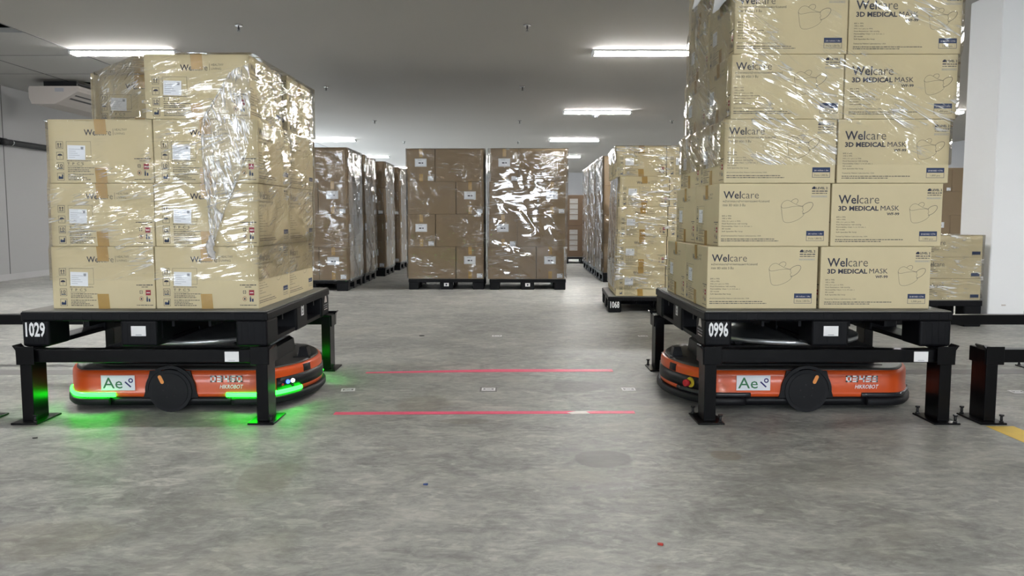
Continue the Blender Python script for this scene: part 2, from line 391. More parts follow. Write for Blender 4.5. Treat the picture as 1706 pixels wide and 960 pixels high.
wall_x('wall_right', XR, XR+.2, YB, YF, [], 'pale painted wall beyond the white column')
wall_y('wall_far', YF, YF+.2, XL-.2, XR+.2, [], 'distant pale wall at the end of the warehouse')
b = MB(); b.box(XL, XL+.012, YB, YF, 0, .09, mat('grey_skirting', (.42, .42, .43), .6)); struct(b.build('baseboard_left'), 'low grey skirting along the left wall', 'baseboard')
def portal(loc, rot, sx, sy):
    l = bpy.data.lights.new('daylight_opening', 'AREA'); l.shape = 'RECTANGLE'; l.size = sx; l.size_y = sy; l.cycles.is_portal = True
    o = bpy.data.objects.new('daylight_opening', l); C.objects.link(o); o.location = loc; o.rotation_euler = rot
for (a, c, z0, z1) in BW: portal(((a+c)/2, YB-.1, (z0+z1)/2), (PI/2, 0, 0), c-a, z1-z0)
for (a, c, z0, z1) in LW: portal((XL-.1, (a+c)/2, (z0+z1)/2), (PI/2, 0, -PI/2), c-a, z1-z0)
# white column on the right
b = MB(); b.box(4.015, 4.78, 6.75, 7.23, 0, CZ, 'wallw', bev=.012, seg=2)
b.box(4.13, 4.165, 6.747, 6.752, .16, .172, mat('scuff', (.55, .50, .48), .8))
struct(b.build('column'), 'tall white square column right of the small wrapped stack', 'column')

# ceiling lights
def make_light():
    t = thing('ceiling_light', '', 'ceiling light', (0, 0, CZ))
    b = MB(); b.box(-.60, .60, -.085, .085, -.022, 0, 'lamph', bev=.006); b.box(-.60, -.572, -.088, .088, -.05, -.0, 'lamph', bev=.006); b.box(.572, .60, -.088, .088, -.05, 0, 'lamph', bev=.006); b.build('lamp_housing', t)
    b = MB(); pts = [(-.078, -.02), (-.07, -.038), (-.04, -.048), (.04, -.048), (.07, -.038), (.078, -.02)]
    b.prism(pts, 0, -.572, .572, 'lampm'); b.build('diffuser', t); return t
L0 = None; rown = {-6.2: 'behind', -1.05: 'behind', 4.1: 'overhead', 9.25: 'first', 14.4: 'second', 19.6: 'third', 24.9: 'fourth', 30.2: 'fifth'}
for ci, cx in enumerate((-4.35, 1.5, 7.35)):
    side = ('left', 'middle', 'right')[ci]
    for y, rn in rown.items():
        if rn in ('behind', 'overhead'): lb = 'white tube light in the %s line, %s' % (side, 'above the two robots' if rn == 'overhead' else 'over the floor behind the viewpoint, %s' % ('far' if y < -3 else 'near'))
        else: lb = 'glowing white tube light on the ceiling, %s one ahead in the %s line' % (rn, side)
        if L0 is None: L0 = make_light(); L0.location = (cx, y, CZ); L0['label'] = lb; L0['group'] = 'ceiling tube lights'
        else: dup(L0, (cx, y, CZ), 0, lb, 'ceiling tube lights')

# sprinklers
sp = thing('sprinkler', '', 'sprinkler', (0, 0, CZ))
b = MB(); b.cyl((0, 0, -.012), .034, .012, 2, 'chrome', 20, r2=.04); b.build('escutcheon', sp)
b = MB(); b.cyl((0, 0, -.035), .008, .025, 2, 'bolt', 10); b.cyl((0, 0, -.055), .004, .02, 2, 'bolt', 8)
b.prism([(-.012, -.05), (-.008, -.05), (-.006, -.03), (-.010, -.03)], 1, -.002, .002, 'bolt'); b.prism([(.008, -.05), (.012, -.05), (.010, -.03), (.006, -.03)], 1, -.002, .002, 'bolt'); b.build('frame_arms', sp)
b = MB(); b.cyl((0, 0, -.058), .016, .003, 2, 'bolt', 12); b.build('deflector', sp)
first = True
for yi, y in enumerate((8.02, 11.72, 15.8, 20.1)):
    for xi, x in enumerate((-2.66, 0.148, 3.1)):
        if xi == 2 and yi != 2: continue
        lb = 'small sprinkler head on the ceiling, %s row ahead, %s line' % (('nearest', 'second', 'third', 'farthest')[yi], ('left', 'middle', 'right')[xi])
        if first: sp.location = (x, y, CZ); sp['label'] = lb; sp['group'] = 'ceiling sprinkler heads'; first = False
        else: dup(sp, (x, y, CZ), 0, lb, 'ceiling sprinkler heads')
sd = thing('smoke_detector', 'small pale smoke detector on the ceiling just beyond the second right-hand light', 'smoke detector', (1.53, 14.95, CZ))
b = MB(); b.cyl((0, 0, -.012), .07, .012, 2, 'lamph', 24); b.build('base_plate', sd)
b = MB(); b.cyl((0, 0, -.05), .035, .038, 2, 'greyp', 20, r2=.055); b.build('sensor_head', sd)

# air conditioner under the ceiling
ac = thing('air_conditioner', 'off white ceiling air conditioner above and behind the left carton stack', 'air conditioner', (-6.20, 11.05, CZ-.10))
b = MB(); pr = [(-.31, .0), (-.325, -.03), (-.325, -.15), (-.29, -.235), (.02, -.235), (.10, -.20), (.33, -.07), (.35, -.03), (.35, 0)]
b.prism(pr, 1, 0.02, 1.55, 'ac'); b.build('casing', ac)
b = MB(); b.prism([(p[0]*1.01, p[1]*1.01) for p in pr], 1, 0, .022, 'ac'); b.build('end_cap', ac)
b = MB(); n_ = Vector((.13, 0, -.23)).normalized()
for (t0, t1) in ((.30, .42), (.62, .72)):
    p0 = Vector((.10, 0, -.20)).lerp(Vector((.33, 0, -.07)), t0); p1 = Vector((.10, 0, -.20)).lerp(Vector((.33, 0, -.07)), t1)
    o = Vector((.003, 0, -.004)); b.quad([p0+o+Vector((0, .08, 0)), p1+o+Vector((0, .08, 0)), p1+o+Vector((0, 1.5, 0)), p0+o+Vector((0, 1.5, 0))], 'acd')
b.build('louver_slots', ac)
b = MB(); b.box(.03, .15, -.004, 0, -.075, -.025, 'greyp'); b.build('rating_sticker', ac)
b = MB()
for y in (.25, 1.3): b.box(-.25, .2, y-.02, y+.02, 0, .10, 'bolt')
b.build('hanger_bracket', ac)

pp = thing('wall_pipe', 'black pipe running along the left wall at head height', 'pipe', (XL, 0, 1.97))
b = MB(); b.cyl((.07, 2, 0), .042, 16, 1, 'pipe', 20); b.build('pipe_run', pp)
b = MB()
for y in (9.0, 11.67, 14.4): b.cyl((.07, y-.012, 0), .0445, .024, 1, 'chrome', 20); b.box(0, .05, y-.02, y+.02, -.02, .02, 'bolt')
b.build('pipe_clamp', pp)
b = MB()
for y in (11.45,): b.cyl((.07, y-.09, 0), .050, .18, 1, 'pipe', 20)
b.build('coupling', pp)

# ---------------------------------------------------------------- floor marks
def tape(name, pts, mt, label, cat, group=None, z=.0012):
    b = MB(); b.prism(pts, 2, 0.0002, z, mt); o = b.build(name); tag(o, label, cat, group); return o
tape('pink_line', [(-.823, 3.635), (.30, 3.655), (.571, 3.66), (.571, 3.705), (.0, 3.70), (-.823, 3.685)], 'pink', 'bright pink line on the floor, the near one of two between the robots', 'floor line', 'pink floor lines')  # thin flat strip in bright pink, slightly mottled
tape('pink_line', [(-.853, 4.62), (-.3, 4.655), (.596, 4.675), (.596, 4.745), (-.1, 4.745), (-.853, 4.655)], 'pink', 'bright pink line on the floor, the far one of two between the robots', 'floor line', 'pink floor lines')
tape('line_patch', [(.275, 3.648), (.36, 3.655), (.345, 3.69), (.41, 3.712), (.30, 3.70), (.255, 3.672)], 'pale', 'small pale torn patch on the near pink floor line', 'floor patch', z=.0018)
tape('floor_tape', [(2.06, 3.43), (2.18, 3.43), (2.20, 2.2), (2.08, 2.2)], 'ylw', 'yellow floor tape in front of the cropped black stand at right edge', 'floor tape')
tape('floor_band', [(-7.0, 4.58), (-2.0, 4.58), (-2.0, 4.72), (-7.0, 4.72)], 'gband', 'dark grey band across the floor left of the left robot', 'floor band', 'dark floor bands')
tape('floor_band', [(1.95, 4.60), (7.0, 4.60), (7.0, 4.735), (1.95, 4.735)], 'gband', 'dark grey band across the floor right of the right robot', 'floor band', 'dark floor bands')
def marker(x, y, label, border=False, rz=0.0):
    t = thing('floor_marker', label, 'floor marker', (x, y, 0), rz, 'guide markers on the floor')
    b = MB()
    if border: b.box(-.045, .045, -.055, .055, .0002, .001, 'gband')
    b.box(-.036, .036, -.036, .036, .0008, .0016, 'white'); b.build('plate', t)
    fr = FR((0, 0, .0019), (1, 0, 0), (0, 1, 0)); b = MB()
    b.frame(fr, -.026, -.017, .026, .017, .004, 'ink'); b.rect(fr, -.022, -.004, -.014, .004, 'ink'); b.rect(fr, .014, -.004, .022, .004, 'ink'); b.rect(fr, -.009, -.003, .009, .003, 'greyp'); b.build('code_print', t)
marker(-.124, 4.183, 'white guide marker in a dark square between the two pink lines', True)
marker(-.862, 4.168, 'white guide marker on the floor beside the left robot front', False, .15)
marker(.615, 4.183, 'white guide marker on the floor beside the right robot front')
marker(-.115, 6.099, 'white guide marker on bare floor beyond the far pink line')
marker(1.0, 6.09, 'white guide marker on the floor in front of pallet 1068')
marker(2.63, 4.12, 'white guide marker on the floor behind the cropped stand at right edge')
def bit(x, y, s, mt, label):
    b = MB(); n = 7; b.prism([(x+s*(.6+.5*random.random())*math.cos(2*PI*k/n), y+s*.8*(.5+.6*random.random())*math.sin(2*PI*k/n)) for k in range(n)], 2, .0003, .004, mt)
    tag(b.build('debris'), label, 'debris', 'specks of debris on the floor')
bit(.411, 2.161, .012, 'redbit', 'tiny red scrap on the floor in the foreground')
bit(-.292, 2.663, .010, 'bluebit', 'tiny blue scrap on the open floor ahead')
bit(-1.96, 3.24, .012, 'dirt', 'small black crumb on the floor before the left stand')
bit(-.69, 6.1, .02, 'dirt', 'small dark chip on the floor beyond the far pink line')
bit(1.98, 4.2, .012, 'dirt', 'small black crumb on the floor behind the right robot')

# ---------------------------------------------------------------- rack stands
def foot_plate(leg, x, y0):
    b = MB(); b.box(x-.058, x+.058, y0-.035, y0+.16, 0, .008, 'steel', bev=.002); pl = b.build('base_plate', leg)
    for (bx, by) in ((-.042, .145), (.042, -.018)):
        b = MB(); b.cyl((x+bx, y0+by, .008), .006, .030, 2, 'bolt', 10); b.cyl((x+bx, y0+by, .036), .011, .007, 2, 'bolt', 6); b.cyl((x+bx, y0+by, .008), .010, .006, 2, 'bolt', 6); b.build('anchor_bolt', leg)
def stand(x0, x1, y, label, back=False, sticker=None):
    """two posts joined by a rail; the guide lips flare outwards"""
    t = thing('rack_stand', label, 'rack stand', ((x0+x1)/2, y, 0), 0, 'black docking rack stands')
    hx = (x1-x0)/2
    for sg in (-1, 1):
        x = sg*hx; b = MB(); b.box(x-.026, x+.026, 0, .115, .008, .322, 'steel', bev=.003); leg = b.build('leg', t)
        foot_plate(leg, x, 0.0)
        yf = .118 if back else -.006; ys = 1 if back else -1
        b = MB(); b.box(x-.034, x+.034, -.004, .119, .322, .3295, 'steel', bev=.002)
        # outer guide cheek with a flared lip
        pr = [(sg*.028, .262), (sg*.036, .262), (sg*.038, .325), (sg*.052, .345), (sg*.046, .348), (sg*.030, .330)]
        b.prism([(x+p[0], p[1]) for p in pr], 1, *((.072, .121) if back else (-.006, .052)), 'steel')
        b.box(min(x+sg*.028, x+sg*.036), max(x+sg*.028, x+sg*.036), 0, .119, .262, .328, 'steel', bev=.001)
        b.box(min(x-sg*.045, x+sg*.034), max(x-sg*.045, x+sg*.034), min(yf, yf+ys*.006), max(yf, yf+ys*.006), .262, .342, 'steel', bev=.002)
        b.build('guide_bracket', t)
    b = MB(); b.box(-hx+.026, hx-.026, .012 if not back else .045, .07 if not back else .103, .268, .326, 'steel', bev=.003); b.build('cross_rail', t)
    if sticker is not None:
        b = MB(); b.box(sticker-.031, sticker+.031, -.0135 if False else .0095, .012, .272, .317, 'white')
        fr = FR((sticker, .009, .272), (1, 0, 0), (0, 0, 1)); b.rect(fr, -.014, .005, .014, .007, 'greyp'); b.build('sticker', t)
    return t
YS, YBK = 3.487, 4.71
stand(-2.135, -1.10, YS, 'black steel stand under the front of pallet 1029', sticker=.385)
stand(-2.135, -1.10, YBK, 'black steel stand under the back of pallet 1029', True)
stand(.873, 1.905, YS, 'black steel stand under the front of pallet 0996', sticker=.41)
stand(.873, 1.905, YBK, 'black steel stand under the back of pallet 0996', True)
stand(2.108, 3.14, YS, 'empty black steel stand cropped by the right edge, near row', sticker=None)
stand(2.108, 3.14, YBK, 'empty black steel stand at right, far row, its rail before the column', True)
stand(-3.40, -2.378, YS, 'empty black steel stand cropped by the left edge, near row')
stand(-3.40, -2.378, YBK, 'empty black steel stand at left edge, far row, only its rail showing', True)

# ---------------------------------------------------------------- pallets
def pallet(loc, label, w_, d_, h, lip=.045, ff=(.125, .165), number=None, front_sticker=True, side=None, rz=0.0, cshift=0.0, group='black plastic pallets', detail=True, simple_side=False):
    t = thing('plastic_pallet', label, 'pallet', loc, rz, group)
    hw, hd = w_/2, d_/2
    b = MB(); b.box(-hw, hw, -hd, hd, h-lip, h-.004, 'black', bev=.008 if detail else .004); b.box(-hw+.006, hw-.006, -hd+.006, hd-.006, h-.006, h, 'deck', bev=.002)
    if detail:
        n = 26
        for k in range(n):
            x = -hw+.02+k*(w_-.04)/(n-1); b.box(x-.0015, x+.0015, -hd-.0012, -hd+.004, h-lip+.004, h-.012, 'black')
            b.box(x-.0015, x+.0015, hd-.004, hd+.0012, h-lip+.004, h-.012, 'black')
        b.box(-hw+.03, hw-.03, -.012, .012, .03, h-lip, 'black'); b.box(-hw+.03, hw-.03, hd-.05, hd-.035, .055, h-lip, 'black')
        for x in (-.055, .055): b.box(x-.008, x+.008, -hd+.05, hd-.05, .03, h-lip, 'black')
        for y in (-hd*.5, 0, hd*.5): b.box(-hw+.02, hw-.02, y-.01, y+.01, h-lip-.03, h-lip+.002, 'black')
        for x in (-hw*.5, -.1*w_, .1*w_, hw*.5): b.box(x-.006, x+.006, -hd+.05, hd-.05, h-lip-.03, h-lip+.002, 'black')
    b.build('deck', t)
    fx = [(-hw+.004, -hw+ff[0]), (-ff[1]/2+cshift, ff[1]/2+cshift), (hw-ff[0]-.02, hw-.004)]; fd = d_*.145
    fy = [(-hd+.003, -hd+fd), (-fd*.6, fd*.6), (hd-fd, hd-.003)]
    for ix, (a, c) in enumerate(fx):
        b = MB(); b.box(a+.01, c-.01, -hd+.02, hd-.02, 0.001, .022, 'black', bev=.004); b.build('runner', t)
        for iy, (e, g) in enumerate(fy):
            b = MB(); b.box(a, c, e, g, 0, h-lip+.004, 'black', bev=.012 if detail else .006, seg=3 if detail else 1)
            if detail and iy == 0:
                for q in range(1, 5): b.box(a+(c-a)*q/5-.001, a+(c-a)*q/5+.001, e-.0008, e+.003, .02, h-lip-.006, 'black')
            ft = b.build('foot', t)
            fr = FR(((a+c)/2, e-.0016, 0), (1, 0, 0), (0, 0, 1))
            if iy == 0 and ix == 0 and number:
                b = MB(); fw = (c-a)*.72; q = MB(); b.text(fr, number, -fw/2, h*.30, 'white', w=fw, h=h*.42, bold=.03); b.build('number_print', ft, label='white stencilled number %s' % number); q.bm.free()
            if iy == 0 and ix == 1 and front_sticker:
                b = MB(); sw = .033 if detail else .030; sh = .045 if detail else .042; z0 = h*.30
                b.rect(fr, -sw, z0, sw, z0+sh, 'white'); b.rect(fr, -sw*.4, z0+.004, sw*.4, z0+.007, 'greyp', .0004)
                if not detail: b.rect(fr, -.010, z0+.012, .010, z0+.032, 'ink', .0004)
                b.build('sticker', ft, label='small white sticker')
            if side and ix == (2 if side > 0 else 0):
                X = c+.0016 if side > 0 else a-.0016
                f2 = FR((X, (e+g)/2, 0), (0, side, 0), (0, 0, 1))
                if iy == 1:
                    b = MB(); b.rect(f2, -.026, h*.42, .026, h*.80, 'white'); b.frame(f2, -.014, h*.48, .014, h*.74, .004, 'ink', .0004); b.rect(f2, -.005, h*.58, .005, h*.64, 'ink', .0004); b.build('sticker', ft, label='white vertical code sticker')
                if iy == (2 if side > 0 else 0):
                    b = MB(); b.flat([(-.03, h*.50), (0, h*.88), (-.006, h*.50)], [(0, 2, 1)], f2, 'pale'); b.flat([(.0, h*.50), (0.002, h*.88), (.03, h*.50)], [(0, 2, 1)], f2, 'pale')
                    for q in range(3): b.rect(f2, -.05+.006*q, h*(.40-.08*q), .05-.004*q, h*(.43-.08*q), 'pale' if q == 2 else 'greyp')
                    b.build('triangle_print', ft, label='pale triangle mark')
    return t
PZ = .33; PH = .16
pallet((-1.6375, 3.55+.61, PZ), 'black plastic pallet numbered 1029 above the left robot', 1.10, 1.22, PH, number='1029', side=1, cshift=-.026)
pallet((1.4085, 3.55+.61, PZ), 'black plastic pallet numbered 0996 above the right robot', 1.107, 1.22, PH, number='0996', side=-1, cshift=.012)

# ---------------------------------------------------------------- tan cartons with mask and handling prints
CWM, CWH, CH = .50, .466, .2828         # mask side, handling side, height
def smooth(pts, closed=False, n=6):
    out = []; L_ = len(pts)
    for k in range(L_ if closed else L_-1):
        p0 = pts[(k-1) % L_] if (closed or k) else pts[k]; p1 = pts[k]; p2 = pts[(k+1) % L_]; p3 = pts[(k+2) % L_] if (closed or k+2 < L_) else p2
        for i in range(n):
            t = i/n; out.append(tuple(.5*((2*p1[j])+(-p0[j]+p2[j])*t+(2*p0[j]-5*p1[j]+4*p2[j]-p3[j])*t*t+(-p0[j]+3*p1[j]-3*p2[j]+p3[j])*t**3) for j in (0, 1)))
    if not closed: out.append(pts[-1])
    return out
def mask_face(b, fr, thai, small=False, hh=CH):
    X = (lambda z: (z+5)/1375*CWM) if thai else (lambda z: (z-25)/1400*CWM)
    Y = (lambda z: (900-z)/795*hh) if thai else (lambda z: (905-z)/815*hh)
    T = lambda s_, x0, x1, base, hgt, m, bold=0.0: b.text(fr, s_, X(x0), Y(base), m, w=X(x1)-X(x0), h=hgt/800*hh, bold=bold)
    if thai:
        T('Wel', 47, 262, 295, 95, 'ink', .012); T('care', 270, 485, 295, 62, 'inkl', -.006)
        T('หน้ากากอนามัยทางการแพทย์เวลแคร์', 42, 620, 342, 30, 'inkl', .01); T('ทรง 3D ชนิด 3 ชั้น', 42, 320, 392, 34, 'inkl', .01)
        y0 = 522; bx = 35
    else:
        T('Wel', 110, 362, 350, 112, 'ink', .014); T('care', 372, 625, 350, 74, 'inkl', -.004)
        T('3D MEDICAL', 112, 620, 440, 62, 'ink', .034); T('MASK', 645, 880, 440, 62, 'ink', .0); T('WF-99', 725, 882, 500, 36, 'ink', .03)
        y0 = 532; bx = 92
    if not small:
        rows = [('BFE ≥ 99%', 115, 16), ('VFE ≥ 99%', 115, 16), ('PFE ( 0.1 µm ) ≥ 99%', 230, 18), ('Fluid Resistance 160 mmHg', 315, 20), ('Flammability Class 1 ( ≥ 3.5 sec. )', 372, 20), ('3D model', 110, 16), ('Soft Spandex Ear loop', 260, 20)]
        for k, (s_, w_, h_) in enumerate(rows): T(s_, bx, bx+w_, y0+k*32.5, h_, 'inkl', .012)
        by = 773 if thai else 784
        T('Tested by Nelson Laboratories, USA' if not thai else 'ผ่านการทดสอบโดย Nelson Laboratories, USA', bx-5, bx+(400 if not thai else 490), by, 20, 'inkl', .012)
        D = lambda x0, x1, base, hgt, m: b.dashes(fr, X(x0), X(x1), Y(base), hgt/800*hh, m)
        D(bx-8, bx+(850 if not thai else 655), by+40, 14, 'inkl'); D(bx-8, bx+(570 if not thai else 705), by+64, 14, 'inkl')
        # level mark
        if thai: lx0, lx1, ly = 1140, 1332, 178
        else: lx0, lx1, ly = 1228, 1410, 190
        T('LEVEL 2', lx0+52, lx1, ly, 30, 'ink', .03)
        c = [(X(lx0), Y(ly)), (X(lx0+45), Y(ly)), (X(lx0+45), Y(ly-24)), (X(lx0+30), Y(ly-36)), (X(lx0+12), Y(ly-30)), (X(lx0), Y(ly-14))]
        b.flat(c, [tuple(range(6))], fr, 'ink')
        D(lx0, lx1, ly+32, 17, 'ink'); D(lx0, lx1-5, ly+58, 14, 'inkl')
        b.frame(fr, X(lx0-6), Y(ly+103), X(lx1-4), Y(ly+78), .001, 'greyp'); D(lx0, lx1-12, ly+96, 10, 'greyp')
    # mask drawing, sketched on the thai face and shifted for the other
    if thai: q = lambda p: (X(p[0]), Y(p[1]))
    else: q = lambda p: (X(1012+(p[0]-765)*.885), Y(335+(p[1]-298)*.885))
    th = .0013
    b.line(fr, smooth([q(p) for p in [(763, 392), (772, 450), (785, 540), (800, 582), (835, 598), (900, 592), (975, 562), (1030, 522), (1050, 492)]]), th, 'inkl')
    b.line(fr, smooth([q(p) for p in [(763, 392), (775, 358), (800, 332), (838, 318), (872, 326), (930, 360), (980, 382), (1035, 396)]]), th, 'inkl')
    b.line(fr, smooth([q(p) for p in [(763, 392), (785, 415), (830, 412), (900, 398), (970, 392), (1035, 396)]]), th, 'inkl')
    b.line(fr, smooth([q(p) for p in [(1035, 396), (1030, 418), (1042, 440), (1028, 458), (1050, 492)]]), th, 'inkl')
    b.line(fr, smooth([q(p) for p in [(884, 335), (908, 310), (945, 299), (970, 313), (968, 342), (950, 360)]]), th*1.2, 'inkl')
    b.line(fr, smooth([q(p) for p in [(1022, 398), (1060, 365), (1110, 345), (1150, 350), (1156, 385), (1125, 435), (1080, 470), (1030, 490)]]), th*1.3, 'ink')
    # blue quantity box
    if thai: a, c, e, g, s_ = 1085, 1305, 703, 830, 765
    else: a, c, e, g, s_ = 1145, 1370, 710, 838, 772
    b.frame(fr, X(a), Y(g), X(c), Y(e), .0016, 'blue'); b.rect(fr, X(a), Y(s_), X(c), Y(e), 'blue', .0001)
    if not small:
        b.text(fr @ Matrix.Translation((0, 0, .0003)), '20 กล่อง / ลัง' if thai else '20 BOXES / CTN', X(a+22), Y(s_-16), 'pale', w=X(c-22)-X(a+22), h=20/800*hh)
        T('จำนวน 1,000 ชิ้น' if thai else '1,000 pcs', a+25 if thai else a+50, c-25 if thai else c-50, g-20, 30, 'ink', .0)
def handling_face(b, fr):
    X = lambda z: (z-50)/1415*CWH
    Y = lambda z: (895-z)/840*CH
    T = lambda s_, x0, x1, base, hgt, m, bold=0.0: b.text(fr, s_, X(x0), Y(base), m, w=X(x1)-X(x0), h=hgt/840*CH, bold=bold)
    T('Wel', 540, 722, 265, 80, 'ink', .012); T('care', 728, 910, 265, 54, 'inkl', -.004)
    b.rect(fr, X(933), Y(265), X(938), Y(178), 'inkl'); T('HEALTHY', 958, 1125, 205, 28, 'inkl', -.004); T('LIVING', 958, 1092, 256, 28, 'inkl', -.004)
    ix0, ix1 = 152, 247
    for k, y in enumerate((345, 485, 622, 760)):
        b.frame(fr, X(ix0), Y(y+98), X(ix1), Y(y), .0015, 'ink')
        cx = (ix0+ix1)/2
        if k == 0:
            for s_ in (-17, 17):
                b.rect(fr, X(cx+s_-5), Y(y+70), X(cx+s_+5), Y(y+30), 'ink'); b.flat([(X(cx+s_-14), Y(y+38)), (X(cx+s_+14), Y(y+38)), (X(cx+s_), Y(y+18))], [(0, 1, 2)], fr, 'ink')
            b.rect(fr, X(cx-32), Y(y+80), X(cx+32), Y(y+74), 'ink')
        elif k == 1:
            n = 10; b.flat([(X(cx+34*math.cos(PI*i/n)), Y(y+48-26*math.sin(PI*i/n))) for i in range(n+1)], [tuple(range(n+1))], fr, 'ink'); b.rect(fr, X(cx-2), Y(y+82), X(cx+2), Y(y+48), 'ink')
        elif k == 2:
            T('10', cx-30, cx+30, y+64, 46, 'ink', .01); b.rect(fr, X(cx-34), Y(y+82), X(cx+34), Y(y+70), 'blue')
        else:
            b.rect(fr, X(cx-32), Y(y+80), X(cx+32), Y(y+48), 'blue'); b.rect(fr, X(cx+14), Y(y+80), X(cx+32), Y(y+20), 'blue'); b.flat([(X(cx-32), Y(y+48)), (X(cx-12), Y(y+48)), (X(cx-12), Y(y+36))], [(0, 1, 2)], fr, 'blue')
    b.frame(fr, X(290), Y(565), X(625), Y(345), .0012, 'inkl')
    T('Manufactured and Distributed by', 292, 618, 605, 18, 'ink', .02)
    T("T  P  C 'S", 296, 518, 655, 36, 'inkl', .01); D = lambda x0, x1, base, hgt, m: b.dashes(fr, X(x0), X(x1), Y(base), hgt/840*CH, m); D(296, 500, 674, 8, 'inkl')
    for (y, w_) in ((700, 375), (726, 285), (749, 305), (785, 350), (811, 210), (833, 255), (856, 305)):
        D(300, 300+w_, y, 14, 'inkl')
    D(1210, 1435, 580, 16, 'ink'); D(1280, 1368, 606, 13, 'inkl')
    cx, cy, r = 1272, 668, 30
    for (sx, sy) in ((-1, -1), (1, -1), (-1, 1), (1, 1)):
        b.flat([(X(cx+sx*6), Y(cy+sy*6)), (X(cx+sx*r*.9), Y(cy+sy*6)), (X(cx+sx*6), Y(cy+sy*r*.9))], [(0, 1, 2) if sx*sy < 0 else (0, 2, 1)], fr, 'ink')
    b.rect(fr, X(1335), Y(712), X(1405), Y(640), 'red'); b.dashes(fr @ Matrix.Translation((0, 0, .0002)), X(1345), X(1394), Y(684), 16/840*CH, 'pale')
    n = 16; b.line(fr, [(X(1273+26*math.cos(2*PI*i/n)), Y(760-30*math.sin(2*PI*i/n))) for i in range(n)], .0015, 'red', True); b.rect(fr, X(1262), Y(775), X(1284), Y(745), 'inkl')
    b.rect(fr, X(1342), Y(798), X(1362), Y(745), 'blue'); b.rect(fr, X(1345), Y(742), X(1359), Y(728), 'blue'); b.rect(fr, X(1372), Y(798), X(1394), Y(758), 'blue')
    D(1205, 1442, 853, 14, 'inkl')

def carton_faces(w_, d_):
    return (FR((-w_/2, -d_/2-.0005, 0), (1, 0, 0), (0, 0, 1)), FR((w_/2, d_/2+.0005, 0), (-1, 0, 0), (0, 0, 1)),
            FR((-w_/2-.0005, d_/2, 0), (0, -1, 0), (0, 0, 1)), FR((w_/2+.0005, -d_/2, 0), (0, 1, 0), (0, 0, 1)))
def make_tan():
    b = MB(); w_, d_ = CWM, CWH
    b.box(-w_/2, w_/2, -d_/2, d_/2, 0, CH, 'tan', bev=.0035, seg=2)
    b.box(-w_/2+.004, w_/2-.004, -.001, .001, CH-.0008, CH+.0003, 'edge')
    F = carton_faces(w_, d_)
    mask_face(b, F[0], True); mask_face(b, F[1], False); handling_face(b, F[2]); handling_face(b, F[3])
    root = b.build('carton')
    for (z0, z1, zt) in ((CH-.066, CH, CH+.0004), (0, .068, -.0002)):
        b = MB(); hw = .026; X = w_/2+.0009; o = .004 if zt > .1 else -.004; zf, zn = (z0, z1) if zt > .1 else (z1, z0)
        b.loft([[(-X, -hw-o, zf), (-X, hw-o, zf)], [(-X, -hw, zn), (-X, hw, zn)], [(-w_/2+.003, -hw, zt), (-w_/2+.003, hw, zt)], [(w_/2-.003, -hw, zt), (w_/2-.003, hw, zt)], [(X, -hw, zn), (X, hw, zn)], [(X, -hw+o, zf), (X, hw+o, zf)]], 'tape', cap=False, closed=False, smooth=False)
        b.build('packing_tape', root)
    for s_, F_ in ((0, F[2]), (1, F[3])):
        b = MB(); fr = F_ @ Matrix.Translation((.083, .105, .0008)) @ Matrix.Rotation(-.03, 4, 'Z')
        b.rect(fr, 0, 0, .080, .064, 'paper')
        for k in range(5): b.rect(fr, .006, .010+.009*k, .034+.03*((k*37) % 10)/10, .0115+.009*k, 'greyp', .0003)
        b.rect(fr, .060, .046, .072, .058, 'greyp', .0003); b.build('shipping_label', root, label='white shipping label')
    return root
proto = make_tan(); proto_used = [False]
def put_tan(x, y, z, rz, label, group):
    rz += random.uniform(-.002, .002)
    if not proto_used[0]:
        proto_used[0] = True; proto.location = (x, y, z); proto.rotation_euler = (0, 0, rz); tag(proto, label, 'carton', group); return proto
    o = dup(proto, (x, y, z), rz, label, group); return o
RH = .284; Z0 = PZ+PH+.0005; G = .005
LN = ('bottom', 'second', 'third', 'fourth', 'fifth', 'sixth')
# left load: handling sides face the viewer
YF0 = 3.64
rows_l = [(-2.087, -1.152), (-2.079, -1.143), (-2.073, -1.137)]
for k, (xl, xr) in enumerate(rows_l):
    for (cx, cn) in ((xl+CWH/2, 'left'), (xr-CWH/2, 'right')):
        for (cy, dn) in ((YF0+CWM/2, 'front'), (YF0+CWM*1.5+G, 'back')):
            put_tan(cx, cy, Z0+k*RH, (PI/2 if dn == 'front' else PI/2), 'tan carton above the lit left robot, %s layer, %s %s corner' % (LN[k], dn, cn), 'cartons on pallet 1029')
z4 = Z0+3*RH
put_tan(-1.633+CWH/2, YF0+CWM/2, z4, PI/2, 'topmost front tan carton on pallet 1029, alone at the front right', 'cartons on pallet 1029')
put_tan(-2.125+CWH/2, YF0+CWM*1.5+.02, z4, PI/2, 'topmost tan carton on pallet 1029, set back at the left', 'cartons on pallet 1029')
put_tan(-1.145-CWM/2+.0, YF0+CWM+.03+CWH/2, z4, PI, 'topmost tan carton on pallet 1029, turned sideways at back right', 'cartons on pallet 1029')
# right load: mask sides face the viewer
rows_r = [(.886, 1.398), (.932, 1.438), (.950, 1.458), (.974, 1.479), (.983, 1.487), (.992, 1.496)]
for k, (xa, xb) in enumerate(rows_r):
    for (x, cn) in ((xa, 'left'), (xb, 'right')):
        for (cy, dn) in ((YF0+CWH/2, 'front'), (YF0+CWH*1.5+G, 'back')):
            put_tan(x+CWM/2, cy, Z0+k*RH, 0 if cn == 'left' else PI, 'tan carton in the tall right load, %s layer, %s %s corner' % (LN[k], dn, cn), 'cartons on pallet 0996')

